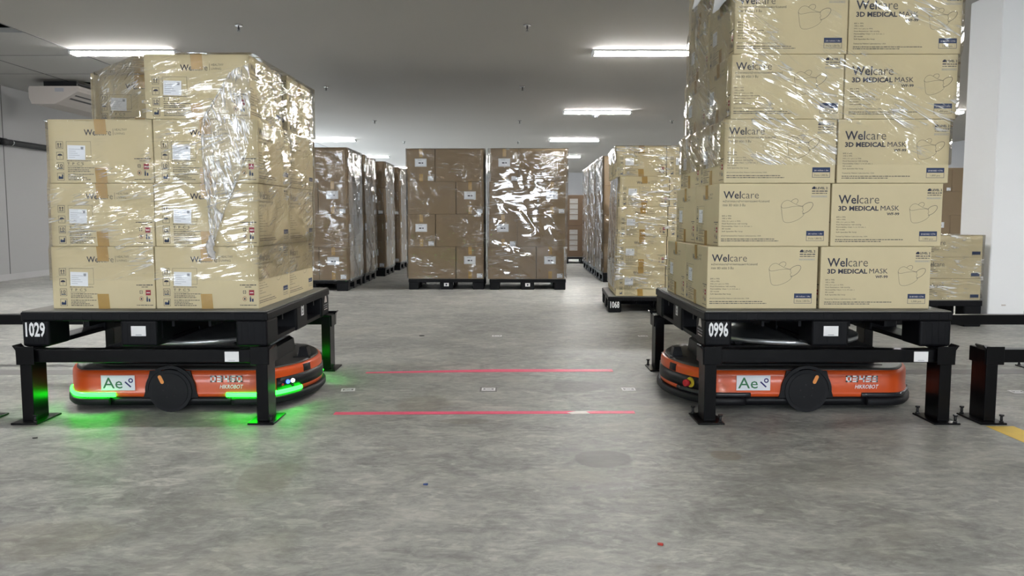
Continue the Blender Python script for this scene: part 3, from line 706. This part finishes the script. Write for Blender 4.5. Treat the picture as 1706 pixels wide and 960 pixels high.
# ---------------------------------------------------------------- stretch film
def film(name, levels, mt, label, parent=None, cap=False, amp=.006, ds=.05, dz=.04, off=.007, group='sheets of stretch film', seed=0.0, open_=False):
    """levels: (z, [corner points]) from the bottom up; a wrinkled skin hung round them"""
    b = MB(); bm = b.bm; uvl = bm.loops.layers.uv.new('film'); i = b.mi(mt)
    zs = []
    for (za, pa), (zb, pb) in zip(levels, levels[1:]):
        n = max(1, int(round(abs(zb-za)/dz)))
        for k in range(n): zs.append((za+(zb-za)*k/n, [(p[0]+(q[0]-p[0])*k/n, p[1]+(q[1]-p[1])*k/n) for p, q in zip(pa, pb)]))
    zs.append(levels[-1])
    base = levels[0][1]; nc = len(base); cnt = []
    for c in range(nc if not open_ else nc-1):
        L_ = max(math.dist(lv[1][c], lv[1][(c+1) % nc]) for lv in levels); cnt.append(max(2, int(L_/ds)))
    rings = []
    for z, P in zs:
        cxm = sum(p[0] for p in P)/nc; cym = sum(p[1] for p in P)/nc; ring = []; s = 0.0
        for c in range(nc if not open_ else nc-1):
            p, q = Vector(P[c]), Vector(P[(c+1) % nc]); d = (q-p); L_ = d.length or 1e-6; nrm = Vector((d.y, -d.x))/L_
            for k in range(cnt[c]):
                t = k/cnt[c]; pt = p.lerp(q, t)
                nv = Vector((math.floor(0), 0))
                w1 = noise.noise(Vector((s*3+t*L_*9+seed, z*22, seed*3))); w2 = noise.noise(Vector((s+t*L_*2.5, z*5, 4+seed)))
                o_ = off+amp*(.6*abs(w1)+.8*abs(w2))
                out = nrm if k else (nrm+Vector(((p-Vector(P[c-1])).y, -(p-Vector(P[c-1])).x)).normalized()).normalized()*1.25
                ring.append((Vector((pt.x+out.x*o_, pt.y+out.y*o_, z)), (s+t*L_, z)))
            s += L_
        rings.append((ring, s))
    V = [[bm.verts.new(r[0]) for r in ring] for ring, _ in rings]
    n = len(V[0])
    for a in range(len(V)-1):
        for k in range(n if not open_ else n-1):
            k2 = (k+1) % n
            try: f = bm.faces.new((V[a][k], V[a][k2], V[a+1][k2], V[a+1][k]))
            except ValueError: continue
            f.material_index = i; f.smooth = True
            R0, R1 = rings[a], rings[a+1]
            us = [R0[0][k][1], (R0[0][k2][1] if k2 else (R0[1], R0[0][0][1][1])), (R1[0][k2][1] if k2 else (R1[1], R1[0][0][1][1])), R1[0][k][1]]
            for lp, u_ in zip(f.loops, us): lp[uvl].uv = u_
    if cap:
        f = bm.faces.new(V[-1]); f.material_index = i
        for lp in f.loops: lp[uvl].uv = (lp.vert.co.x, lp.vert.co.y)
        bmesh.ops.triangulate(bm, faces=[f])
    o = b.build(name, parent)
    if parent is None: tag(o, label, 'stretch film', group)
    return o
def rect(x0, x1, y0, y1): return [(x0, y0), (x1, y0), (x1, y1), (x0, y1)]
def R5(x0, x1, y0, y1, xm, ym): return [(xm, y0), (x1, y0), (x1, y1), (x0, y1), (x0, ym), (x0, y0)]
YB1 = YF0+2*CWM+G
lv = [(.62, R5(rows_l[0][0], rows_l[0][1], YF0, YB1, -1.62, 4.1))]
for k, (xl, xr) in enumerate(rows_l):
    if k: lv.append((Z0+k*RH+.02, R5(xl, xr, YF0, YB1, -1.62, 4.1)))
    lv.append((Z0+(k+1)*RH-.012, R5(xl, xr, YF0, YB1, -1.62, 4.1)))
x0, x1 = -2.128, -1.137
lv.append((z4-.004, [(-1.64, YF0), (x1, YF0), (x1, YB1+.03), (-2.135, YB1+.03), (-2.135, 4.1), (-2.083, YF0)]))
lv.append((z4+.016, [(-1.64, YF0), (x1-.02, YF0), (x1, YB1+.03), (x0, YB1+.03), (x0, 4.155), (x0+.01, 4.15)]))
lv.append((z4+CH+.006, [(-1.64, YF0), (-1.16, YF0), (x1, YB1+.03), (x0, YB1+.03), (x0, 4.155), (x0+.01, 4.15)]))
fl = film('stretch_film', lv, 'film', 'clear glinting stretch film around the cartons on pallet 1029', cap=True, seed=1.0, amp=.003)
# gathered tail of film on the front
def rope(pts, rads, seed, n=12, flatk=.45):
    P = smooth(pts, False, 5); R = []
    for i in range(len(P)):
        t = i/(len(P)-1)*(len(rads)-1); k = min(int(t), len(rads)-2); R.append(rads[k]+(rads[k+1]-rads[k])*(t-k))
    rings = []
    for i, (p, r) in enumerate(zip(P, R)):
        a = P[max(0, i-1)]; c = P[min(len(P)-1, i+1)]; d = Vector((c[0]-a[0], c[1]-a[1])).normalized(); nn = Vector((-d.y, d.x)); ring = []
        for k in range(n):
            q = 2*PI*k/n+i*.35; rr = r*(.7+.6*noise.noise(Vector((k*.9, i*.5, seed)))+.15*math.sin(3*q))
            ring.append((p[0]+nn.x*rr*math.cos(q), YF0-.018-r*.25+rr*flatk*math.sin(q), p[1]+nn.y*rr*math.cos(q)))
        rings.append(ring)
    return rings
b = MB(); b.bm.loops.layers.uv.new('film')
px = lambda u, v: ((u-853)/1340*3.62/1.0, .906+(362-v)/1340*3.62)
def veil(lc, rc, m, n=14, seed=0.0, lift=.012):
    """crumpled sheet between two edge curves"""
    A = smooth([px(*q) for q in lc], False, 6); B = smooth([px(*q) for q in rc], False, 6); rows = []
    N_ = max(len(A), len(B))
    for i in range(N_):
        a = A[min(len(A)-1, int(i*(len(A)-1)/(N_-1)))]; c = B[min(len(B)-1, int(i*(len(B)-1)/(N_-1)))]; row = []
        for k in range(n+1):
            t = k/n; e = noise.noise(Vector((k*1.3, i*.22, seed)))+.5*noise.noise(Vector((k*2.9, i*.5, seed+5)))
            row.append((a[0]+(c[0]-a[0])*t, YF0-.016-lift*abs(e)-.004*math.sin(PI*t), a[1]+(c[1]-a[1])*t+.004*e))
        rows.append(row)
    b.loft(rows, m, cap=False, closed=False)
veil([(396, 122), (372, 160), (350, 196), (343, 222), (344, 262), (347, 310), (350, 352), (351, 402)], [(424, 112), (424, 165), (420, 235), (408, 275), (392, 315), (376, 350), (364, 380), (357, 404)], 'tail', 18, 1.0)
for cv, rd, sd in (([(392, 126), (368, 166), (347, 202), (343, 240), (345, 290), (349, 345), (352, 398)], [.003, .006, .008, .006, .005, .004, .006], 1.0), ([(416, 255), (398, 300), (380, 340), (366, 375), (357, 402)], [.003, .006, .007, .005, .006], 2.0), ([(358, 215), (360, 260), (362, 300), (361, 345), (356, 400)], [.003, .0045, .003, .003, .005], 3.0)):
    b.loft(rope([px(*q) for q in cv], rd, sd), 'tail')
b.loft(rope([px(*q) for q in [(354, 392), (352, 402), (350, 412), (353, 424), (358, 430)]], [.010, .020, .026, .020, .006], 4.0, flatk=.45), 'knot')
uvl = b.bm.loops.layers.uv['film']
for f in b.bm.faces:
    for lp in f.loops: lp[uvl].uv = (lp.vert.co.x, lp.vert.co.z)
b.build('gathered_tail', fl, label='white twisted bunch of film')
YB2 = YF0+2*CWH+G
lv = [(1.14, R5(rows_r[2][0], rows_r[2][1]+CWM, YF0, YB2, 1.45, 4.1))]
for k in (2, 3, 4, 5):
    xa, xb = rows_r[k][0], rows_r[k][1]+CWM
    if k > 2: lv.append((Z0+k*RH+.015, R5(xa, xb, YF0, YB2, 1.45, 4.1)))
    lv.append((Z0+(k+1)*RH-.012+(.02 if k == 5 else 0), R5(xa, xb, YF0, YB2, 1.45, 4.1)))
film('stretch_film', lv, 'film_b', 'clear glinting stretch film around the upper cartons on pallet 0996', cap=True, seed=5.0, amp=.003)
# two papers stuck on the film on the left side of the right load, up high
for ya, yb, zt, zb, lb in ((3.68, 3.92, 2.06, 1.845, 'white paper sheet hanging high on the left side of the right load, nearer'), (4.10, 4.36, 2.12, 1.975, 'white paper sheet hanging high on the left side of the right load, farther')):
    b = MB(); n = 8; m_ = 6; ring = [[] for _ in range(m_)]
    for i in range(n):
        t = i/(n-1); tip = zb+.055*abs(t-.4)+.008*math.sin(t*5)
        for q in range(m_):
            u_ = q/(m_-1); ring[q].append((.968-.016*u_*u_-.006*math.sin(t*PI)*u_, ya+(yb-ya)*t, zt+(tip-zt)*u_))
    b.loft(ring, 'paper', cap=False, closed=False); o = b.build('paper_sheet'); md = o.modifiers.new('thick', 'SOLIDIFY'); md.thickness = .0008; md.offset = 0
    tag(o, lb, 'paper', 'paper sheets on the right load')

# ---------------------------------------------------------------- robots
def outline(a=.6, hw=.4, R=.58, n=28):
    pts = []; th = math.asin(hw/R); cx = a-R
    for s_ in (1, -1):
        arc = [(s_*(cx+R*math.cos(-th+2*th*k/n)), s_*R*math.sin(-th+2*th*k/n)) for k in range(n+1)]
        pts += arc
        e0 = arc[-1]; e1 = (-e0[0], e0[1])
        m_ = 34
        pts += [(e0[0]+(e1[0]-e0[0])*k/m_, e0[1]) for k in range(1, m_)]
    for _ in range(3):       # round the corners
        q = []
        for k in range(len(pts)):
            p0, p1, p2 = pts[k-1], pts[k], pts[(k+1) % len(pts)]
            q.append(((p0[0]+2*p1[0]+p2[0])/4, (p0[1]+2*p1[1]+p2[1])/4))
        pts = q
    return pts
OL = outline()
def ring(z, d=0.0):
    """outline pushed outwards by d"""
    out = []
    n = len(OL)
    for k in range(n):
        a, c = OL[k-1], OL[(k+1) % n]; dx, dy = c[0]-a[0], c[1]-a[1]; l = math.hypot(dx, dy); out.append((OL[k][0]+dy/l*d, OL[k][1]-dx/l*d, z))
    return out
def band(b, sel, prof, m):
    """a strip that follows the outline where sel is true; prof = (z, out) points round the section"""
    idx = [k for k in range(len(OL)) if sel(OL[k])]
    if not idx: return
    runs = [[idx[0]]]
    for k in idx[1:]:
        if k == runs[-1][-1]+1: runs[-1].append(k)
        else: runs.append([k])
    if len(runs) > 1 and runs[0][0] == 0 and runs[-1][-1] == len(OL)-1: runs[0] = runs.pop()+runs[0]
    for r in runs:
        if len(r) < 2: continue
        secs = [[ring(z, d)[k] for (z, d) in prof] for k in r]
        b.loft(secs, m, cap=True, closed=True)
def robot(loc, fs, serial, lit, label):
    """fs = +1 when the front points along +x"""
    t = thing('transport_robot', label, 'robot', loc)
    b = MB(); b.loft([ring(.025, -.05), ring(.030, -.025), ring(.070, -.02), ring(.075, -.02)], 'rblack'); b.build('chassis', t)
    b = MB(); band(b, lambda p: abs(p[0]) > .27, [(.030, -.03), (.030, .006), (.040, .015), (.058, .015), (.066, .006), (.066, -.03)], 'rmatte')
    band(b, lambda p: abs(p[0]) <= .30, [(.030, -.03), (.030, -.004), (.068, -.004), (.068, -.03)], 'rblack'); b.build('bumper', t)
    b = MB(); b.loft([ring(.068, -.016), ring(.070, -.002), ring(.090, .0), ring(.094, -.004), ring(.165, -.004), ring(.180, -.006), ring(.190, -.014), ring(.193, -.03)], 'orange'); b.build('shell', t)
    b = MB(); b.loft([ring(.186, -.02), ring(.197, -.024), ring(.201, -.032)], 'rdeck'); b.box(-.40, .40, -.30, .30, .199, .204, 'rblack', bev=.002); b.build('top_deck', t)
    b = MB(); b.prism([(-.43, .200), (.43, .200), (.422, .262), (.40, .275), (-.40, .275), (-.422, .262)], 1, -.17, .17, 'rblack'); b.build('lift_housing', t)
    lp = None
    b = MB(); b.cyl((0, 0, .308), .375, .0215, 2, 'silver', 48); lp = b.build('lift_plate', t)
    b = MB()
    for x in (-.24, .24): b.box(x-.045, x+.045, -.10, .10, .270, .309, 'rblack', bev=.006); b.cyl((x, -.12, .285), .018, .02, 1, 'bolt', 14)
    b.build('lift_column', t)
    # wheels in their dark arches
    for s_ in (-1, 1):
        yo = s_*.396
        b = MB(); pts = [(-.128, .066), (-.118, .10), (-.108, .14), (-.094, .193), (.094, .193), (.108, .14), (.118, .10), (.128, .066)]
        b.prism(pts, 1, min(yo, yo+s_*.009), max(yo, yo+s_*.009), 'rblack')
        n = 20; arc = [(.118*math.cos(PI*k/n), .10+.118*math.sin(PI*k/n)) for k in range(n+1)]
        b.prism([p for p in arc]+[(.104*math.cos(PI-PI*k/n), .10+.104*math.sin(PI-PI*k/n)) for k in range(n+1)], 1, min(yo, yo+s_*.013), max(yo, yo+s_*.013), 'rmatte'); b.build('wheel_arch', t)
        y0 = s_*.36; b = MB(); b.cyl((0, y0 if s_ > 0 else y0-.052, .0995), .0995, .052, 1, 'rmatte', 40); b.cyl((0, (.40 if s_ > 0 else -.416), .0995), .084, .016, 1, 'rblack', 40)
        wh = b.build('wheel', t)
        b = MB(); yy = s_*.4185
        fr = FR((-.038*1 if fs > 0 else .038, yy, .155), (1, 0, 0) if s_ < 0 else (-1, 0, 0), (0, 0, 1)) @ Matrix.Rotation(.42*fs*(1 if s_ < 0 else -1), 4, 'Z')
        n = 8; cap = [(.0085*math.cos(PI*k/n), .013+.0085*math.sin(PI*k/n)) for k in range(n+1)]+[(-.0085*math.cos(PI*k/n), -.013-.0085*math.sin(PI*k/n)) for k in range(n+1)]
        b.flat(cap, [tuple(range(len(cap)))], fr, 'amberm'); b.build('wheel_marker', wh, label='orange pill-shaped mark')
        b = MB()
        for k in range(5): b.cyl((.03*math.cos(k*1.257+.5), s_*.416 if s_ > 0 else -.4175, .0995+.03*math.sin(k*1.257+.5)), .003, .0015, 1, 'bolt', 8)
        b.build('screw', wh)
    # corner light strips
    for sx in (-1, 1):
        for sy in (-1, 1):
            b = MB(); band(b, lambda p: p[0]*sx > .255 and p[1]*sy > .19, [(.070, -.01), (.070, .006), (.076, .010), (.084, .010), (.090, .006), (.090, -.01)], 'glow' if lit else 'strip')
            b.build('light_strip', t, label='glowing green light strip' if lit else 'dark unlit light strip')
    # dark front panel
    b = MB(); F_ = lambda p: p[0]*fs > .475
    band(b, F_, [(.090, -.01), (.090, .003), (.147, .001), (.147, -.01)], 'rblack')
    band(b, lambda p: p[0]*fs > .40 and F_(p) is False and abs(p[1]) < .36, [(.092, -.01), (.092, .002), (.130, .001), (.130, -.01)], 'rblack'); b.build('front_panel', t)
    b = MB()
    for sy in (-1, 1): band(b, lambda p: p[0]*fs > .55 and .10 < p[1]*sy < .20, [(.150, -.01), (.150, .0), (.184, -.004), (.184, -.012)], 'rmatte')
    b.build('sensor_window', t)
    b = MB(); b.prism([(fs*.53-.028, .199), (fs*.53+.028, .199), (fs*.53+.016, .248), (fs*.53-.018, .248)], 1, -.055, .0, 'rblack'); b.box(fs*.53-.045, fs*.53+.045, -.085, .03, .199, .204, 'rblack', bev=.002); b.build('top_sensor', t)
    # controls on the near front corner
    def at_corner(ang_y):
        best = min(range(len(OL)), key=lambda k: abs(OL[k][1]-ang_y)+(0 if OL[k][0]*fs > .3 else 9)); a, c = Vector(OL[best-1]), Vector(OL[(best+1) % len(OL)]); d = (c-a).normalized()
        return Vector((OL[best][0], OL[best][1])), Vector((d.y, -d.x))
    def knob(ny, z, r, l, m, name, lab=None, off=.002):
        p, n = at_corner(ny); b = MB(); q = Vector((p.x, p.y, z))+Vector((n.x, n.y, 0))*off; rot = Vector((0, 0, 1)).rotation_difference(Vector((n.x, n.y, 0))).to_matrix().to_4x4()
        b.cyl((0, 0, 0), r, l, 2, m, 18, r2=r*.85)
        for v in b.bm.verts: v.co = Matrix.Translation(q) @ rot @ v.co
        b.build(name, t, label=lab)
    if fs > 0:
        knob(-.30, .122, .010, .008, 'ledb', 'indicator_button', 'lit blue button'); knob(-.265, .122, .010, .008, 'ledw', 'indicator_button', 'lit white button'); knob(-.33, .112, .006, .006, 'estop', 'indicator_button', 'small red button')
        knob(-.285, .098, .006, .006, 'bolt', 'key_switch')
    else:
        knob(-.295, .118, .026, .006, 'yellow', 'button_guard'); knob(-.295, .118, .010, .022, 'bolt', 'button_stem'); knob(-.295, .118, .018, .016, 'estop', 'stop_button', 'red emergency stop button', off=.022)
    # prints on both flanks
    for s_ in (-1, 1):
        fr = FR((0, s_*.4012, 0), (1, 0, 0) if s_ < 0 else (-1, 0, 0), (0, 0, 1)); k = 1
        b = MB(); b.rect(fr, -.325, .100, -.167, .171, 'paper'); d = fr @ Matrix.Translation((0, 0, .0006))
        b.text(d, 'Ae', -.317, .110, 'green', w=.092, h=.052, bold=.004)
        b.line(d, [(-.213, .141), (-.186, .116)], .007, 'navy'); n = 20
        b.line(d, [(-.186+.0085*math.cos(2*PI*q/n), .147+.0085*math.sin(2*PI*q/n)) for q in range(n)], .0055, 'navy', True); b.build('logo_sticker', t, label='white sticker with green letters and navy mark')
        b = MB()
        sq = block_digits(b, fr, serial, .183, .139, .153, .031, 'white')
        b.text(fr, 'HIKROBOT', .228, .109, 'white', w=.110, h=.019, bold=.012, shear=.25); b.build('serial_print', t, label='pale serial number %s and maker lettering' % serial)
    return t
SEG = {'0': 'abcdef', '3': 'abgcd', '4': 'fgbc', '5': 'afgcd', '6': 'afgecd', '9': 'abcdfg', '1': 'bc', '2': 'abged', '7': 'abc', '8': 'abcdefg'}
def block_digits(b, fr, st, x, y, w_, h, m):
    """squared techno digits"""
    n = len(st); cw = w_/n; t = h*.23
    for i, ch in enumerate(st):
        x0, x1 = x+i*cw+cw*.08, x+(i+1)*cw-cw*.08; ym = y+h/2
        S = {'a': (x0, y+h-t, x1, y+h), 'd': (x0, y, x1, y+t), 'g': (x0, ym-t/2, x1, ym+t/2), 'f': (x0, ym, x0+t, y+h), 'b': (x1-t, ym, x1, y+h), 'e': (x0, y, x0+t, ym), 'c': (x1-t, y, x1, ym)}
        for s_ in SEG[ch]: b.rect(fr, *S[s_], m)
robot((-1.592, 4.10, 0), 1, '03460', True, 'orange and black transport robot with green lights under pallet 1029')
robot((1.372, 4.10, 0), -1, '03459', False, 'orange and black transport robot, lights off, under pallet 0996')

# ---------------------------------------------------------------- pallet 1068 with tan cartons
RZ8 = math.radians(-3.0)
def at8(lx, ly): return (.915+lx*math.cos(RZ8)-ly*math.sin(RZ8), 7.62+lx*math.sin(RZ8)+ly*math.cos(RZ8))
cx, cy = at8(.55, .5)
pallet((cx, cy, 0), 'black plastic pallet numbered 1068 behind the 0996 load', 1.1, 1.0, .155, number='1068', rz=RZ8, side=None, front_sticker=False)
sh8 = (.075, .082, .088, .10, .07)
for k in range(5):
    dx = sh8[k]; ly0 = .05 if k < 4 else .06
    for (lx, ly, nm) in ((dx+CWH/2, ly0+CWM/2, 'front left'), (dx+CWH*1.5+.006, ly0+CWM/2, 'front right'), (dx+CWH/2-.005, ly0+CWM*1.5+.006, 'back left')):
        if nm == 'back left' and ly+CWM/2 > 1.08: continue
        x, y = at8(lx, ly); put_tan(x, y, .1555+k*RH*.955 if False else .1555+k*RH, PI/2+RZ8, 'tan carton on the floor-standing middle pallet, %s layer, %s' % (LN[k], nm), 'cartons on pallet 1068')
q8 = lambda x0_, x1_, y0_, y1_: [at8(x0_, y0_), at8(x1_, y0_), at8(x1_, y1_), at8(x0_, y1_)]
lv = [(.22, q8(.07, 1.02, .05, 1.07))]
for k in range(5):
    lv.append((.1555+(k+.9)*RH+(.03 if k == 4 else 0), q8(sh8[k]-.005, sh8[k]+.945, .05, 1.07)))
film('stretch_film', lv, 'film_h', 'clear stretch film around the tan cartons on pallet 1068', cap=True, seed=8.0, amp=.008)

# ---------------------------------------------------------------- low stack beside the column
pallet((3.393, 6.62+.5, 0), 'black plastic pallet beside the white column', 1.0, 1.0, .222, lip=.05, number=None, front_sticker=False, detail=False)
def make_small():
    w_, d_, h = CWM, .46, .1765; b = MB(); b.box(-w_/2, w_/2, -d_/2, d_/2, 0, h, 'tan', bev=.003)
    b.box(-w_/2+.004, w_/2-.004, -.001, .001, h-.0008, h+.0003, 'edge')
    fr = FR((-w_/2, -d_/2-.0005, 0), (1, 0, 0), (0, 0, 1))
    b.text(fr, 'Wel', .02, .100, 'ink', w=.085, h=.038, bold=.012); b.text(fr, 'care', .108, .100, 'inkl', w=.085, h=.026)
    b.rect(fr, .415, .018, .485, .045, 'blue'); b.frame(fr, .415, .010, .485, .045, .0015, 'blue')
    for k in range(4): b.rect(fr, .02, .085-.014*k, .10+.02*(k % 3), .089-.014*k, 'inkl')
    r = b.build('carton'); b = MB(); hw = .024
    X = w_/2+.0008
    b.loft([[(-X, -hw, h-.06), (-X, hw, h-.06)], [(-X, -hw, h-.003), (-X, hw, h-.003)], [(-X+.004, -hw, h+.0005), (-X+.004, hw, h+.0005)], [(X-.004, -hw, h+.0005), (X-.004, hw, h+.0005)], [(X, -hw, h-.003), (X, hw, h-.003)], [(X, -hw, h-.06), (X, hw, h-.06)]], 'tape', cap=False, closed=False, smooth=False)
    b.build('packing_tape', r); return r
sm = make_small()
for k in range(3):
    pos = (3.633, 6.64+.23, .2225+k*.178); lb = 'shallow tan carton, %s of three beside the white column' % ('lowest', 'middle', 'topmost')[k]
    if k == 0: sm.location = pos; tag(sm, lb, 'carton', 'shallow cartons beside the column')
    else: dup(sm, pos, random.uniform(-.006, .006), lb, 'shallow cartons beside the column')
film('stretch_film', [(.235, rect(3.375, 3.888, 6.64, 7.10)), (.2225+.534+.004, rect(3.375, 3.888, 6.64, 7.10))], 'film_h', 'clear stretch film around the shallow cartons beside the column', cap=True, seed=11.0)

# ---------------------------------------------------------------- brown carton stacks
NB, BB, BH = .345, .598, .4035
def make_brown():
    b = MB(); b.box(-NB/2, NB/2, -BB/2, BB/2, 0, BH-.001, 'brown', bev=.005, seg=2); b.box(-.0012, .0012, -BB/2+.004, BB/2-.004, BH-.0018, BH-.0006, 'edge')
    r = b.build('carton'); hw = .022; y = BB/2+.0007
    for (zf, zn, zt) in ((BH-.10, BH-.004, BH-.0004), (.095, .004, .0002)):
        b = MB(); b.loft([[(-hw, -y, zf), (hw, -y, zf)], [(-hw, -y, zn), (hw, -y, zn)], [(-hw, -y+.006, zt), (hw, -y+.006, zt)], [(-hw, y-.006, zt), (hw, y-.006, zt)], [(-hw, y, zn), (hw, y, zn)], [(-hw, y, zf), (hw, y, zf)]], 'tape', cap=False, closed=False, smooth=False)
        b.build('packing_tape', r)
    for s_ in (-1, 1):
        fr = FR((0, s_*(BB/2+.0009), 0), (-s_, 0, 0), (0, 0, 1)); b = MB()
        b.rect(fr, -.075, .185, .070, .283, 'paper'); b.frame(fr, -.070, .190, .065, .278, .002, 'greyp', .0003); b.dashes(fr @ Matrix.Translation((0, 0, .0005)), -.030, .028, .220, .022, 'ink'); b.rect(fr, -.04, .262, .01, .266, 'greyp', .0003)
        b.build('carton_label', r, label='white printed label')
        b = MB(); b.rect(fr, .085, .012, .155, .066, 'paper'); b.rect(fr, .105, .018, .150, .024, 'greyp', .0003); b.rect(fr, .138, .052, .15, .062, 'ink', .0003); b.build('corner_label', r, label='small white corner label')
    return r
pb = make_brown(); pb_used = [False]
def put_brown(x, y, z, rz, label, group, parts=True):
    rz += random.uniform(-.005, .005)
    if not pb_used[0]: pb_used[0] = True; pb.location = (x, y, z); pb.rotation_euler = (0, 0, rz); return tag(pb, label, 'carton', group)
    return dup(pb, (x, y, z), rz, label, group, parts)
def stack(x0, y0, keep, sname, group, ph=.135, layers=4, jit=.006, parts=True, sh=None):
    """pinwheel layers of four; x0,y0 is the front left corner"""
    W_ = .950
    for k in range(layers):
        mir = k % 2 == 1; jx = random.uniform(-jit, jit)+(sh[k] if sh else 0)
        for nm, (cx, cy, turned) in dict(A=(BB/2, NB/2, True), B=(W_-NB/2, BB/2, False), C=(W_-BB/2, W_+.0-NB/2+.002, True), D=(NB/2, W_-BB/2+.002, False)).items():
            if mir: cx = W_-cx
            fr_ = 'front' if nm in 'AB' else 'back'; lr = 'left' if cx < W_/2 else 'right'
            if fr_+lr not in keep: continue
            put_brown(x0+cx+jx, y0+cy, ph+.0005+k*BH, PI/2 if turned else 0, 'brown carton, %s layer, %s %s, %s' % (LN[k] if k < layers-1 else 'top', fr_, lr, sname), group, parts)
ALL = ('frontleft', 'frontright', 'backleft', 'backright'); JF = .012
CXL, CXR, CYC = -1.300, -.282, 10.08
pallet((CXL+.475, CYC+.475, 0), 'black pallet under the left of the two middle brown stacks', .95, .96, .135, detail=False)
stack(CXL, CYC, ALL, 'left of two middle stacks', 'brown cartons, left middle stack')
pallet((CXR+.478, CYC+.44, 0), 'black pallet under the right of the two middle brown stacks', .957, .96, .135, detail=False)
stack(CXR, CYC-.03, ALL, 'right of two middle stacks', 'brown cartons, right middle stack', sh=(-.012, .0, .0, .014))
film('stretch_film', [(.14, rect(CXL-JF, CXL+.95+JF, CYC, CYC+.952)), (1.755, rect(CXL-JF, CXL+.95+JF, CYC, CYC+.952))], 'film_c', 'thin clear stretch film on the left of the two middle brown stacks', cap=True, seed=15.0)
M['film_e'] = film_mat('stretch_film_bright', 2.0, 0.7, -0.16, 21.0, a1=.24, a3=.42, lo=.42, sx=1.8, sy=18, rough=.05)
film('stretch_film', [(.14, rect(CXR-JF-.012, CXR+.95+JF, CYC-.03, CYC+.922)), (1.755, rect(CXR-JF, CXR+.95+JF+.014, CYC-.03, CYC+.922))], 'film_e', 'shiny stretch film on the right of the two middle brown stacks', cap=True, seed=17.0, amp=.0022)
ORD = ('nearest', 'second', 'third', 'farthest')
for i, (xr, y) in enumerate(((-2.02, 9.87), (-2.02, 10.98), (-1.946, 12.32), (-1.915, 13.75))):
    x0 = xr-.95; nm = '%s stack in left row' % ORD[i]; keep = ('frontleft', 'frontright', 'backright') if i == 0 else ('frontright', 'backright')
    pallet((x0+.475, y+.475, 0), 'black pallet under the %s brown stack in left row' % ORD[i], .96, .96, .135, detail=False, front_sticker=i == 0)
    stack(x0, y, keep, nm, 'brown cartons in the left row')
    film('stretch_film', [(.12, rect(x0-JF, xr+JF, y, y+.952)), (1.75, rect(x0-JF, xr+JF, y, y+.952))], ('film_c' if i == 0 else 'film_d'), 'loose stretch film around the %s brown stack in left row' % ORD[i], cap=True, seed=20.0+i*3, amp=.012)
for i, y in enumerate((11.22, 12.42, 13.62)):
    x0 = 1.272+.012*i; o_ = ('nearest', 'second', 'farthest')[i]; nm = '%s stack in right row' % o_; keep = ('frontleft', 'backleft', 'frontright') if i == 0 else ('frontleft', 'backleft')
    pallet((x0+.475, y+.475, 0), 'black pallet under the %s brown stack in right row' % o_, .96, .96, .135, detail=False, front_sticker=False)
    stack(x0, y, keep, nm, 'brown cartons in the right row')
    film('stretch_film', [(.12, rect(x0-JF, x0+.95+JF, y, y+.952)), (1.75, rect(x0-JF, x0+.95+JF, y, y+.952))], 'film_d', 'loose stretch film around the %s brown stack in right row' % o_, cap=True, seed=40.0+i*3, amp=.012)
# stack far right, seen between the 0996 load and the column
pallet((7.2+.475, 13.9+.475, 0), 'black pallet under the brown stack beside the far side of the column', .96, .96, .135, detail=False, front_sticker=False)
stack(7.2, 13.9, ('frontleft', 'frontright'), 'stack glimpsed left of the column', 'brown cartons by the column')
# tall brown crates at the end of the right aisle
pallet((1.02, 16.15, 0), 'black pallet under the two dark brown boxes at the aisle end', 1.0, .9, .135, detail=False, front_sticker=False)
M['greypaper'] = mat('dull_paper', (.24, .23, .22), .6)
M['dbrown'] = mat('dark_brown_board', (.085, .052, .028), .6, var=.12, vscale=4)
def big_box():
    b = MB(); b.box(-.49, .49, -.42, .42, 0, .60, 'dbrown', bev=.006); b.box(-.485, .485, -.001, .001, .5995, .601, 'edge'); r = b.build('carton')
    b = MB(); fr = FR((0, -.4212, 0), (1, 0, 0), (0, 0, 1))
    for k in range(4): b.rect(fr, .10, .12+k*.105, .26, .212+k*.105, 'greypaper'); b.rect(fr, .12, .15+k*.105, .20, .158+k*.105, 'greyp', .0004)
    b.build('document_labels', r, label='column of four white paper labels'); return r
bb = big_box(); bb.location = (1.02, 16.15, .1355); tag(bb, 'dark brown box with white labels, lower of two at the aisle end', 'carton', 'dark brown boxes at the aisle end')
dup(bb, (1.02, 16.15, .7365), .004, 'dark brown box with white labels, upper of two at the aisle end', 'dark brown boxes at the aisle end')
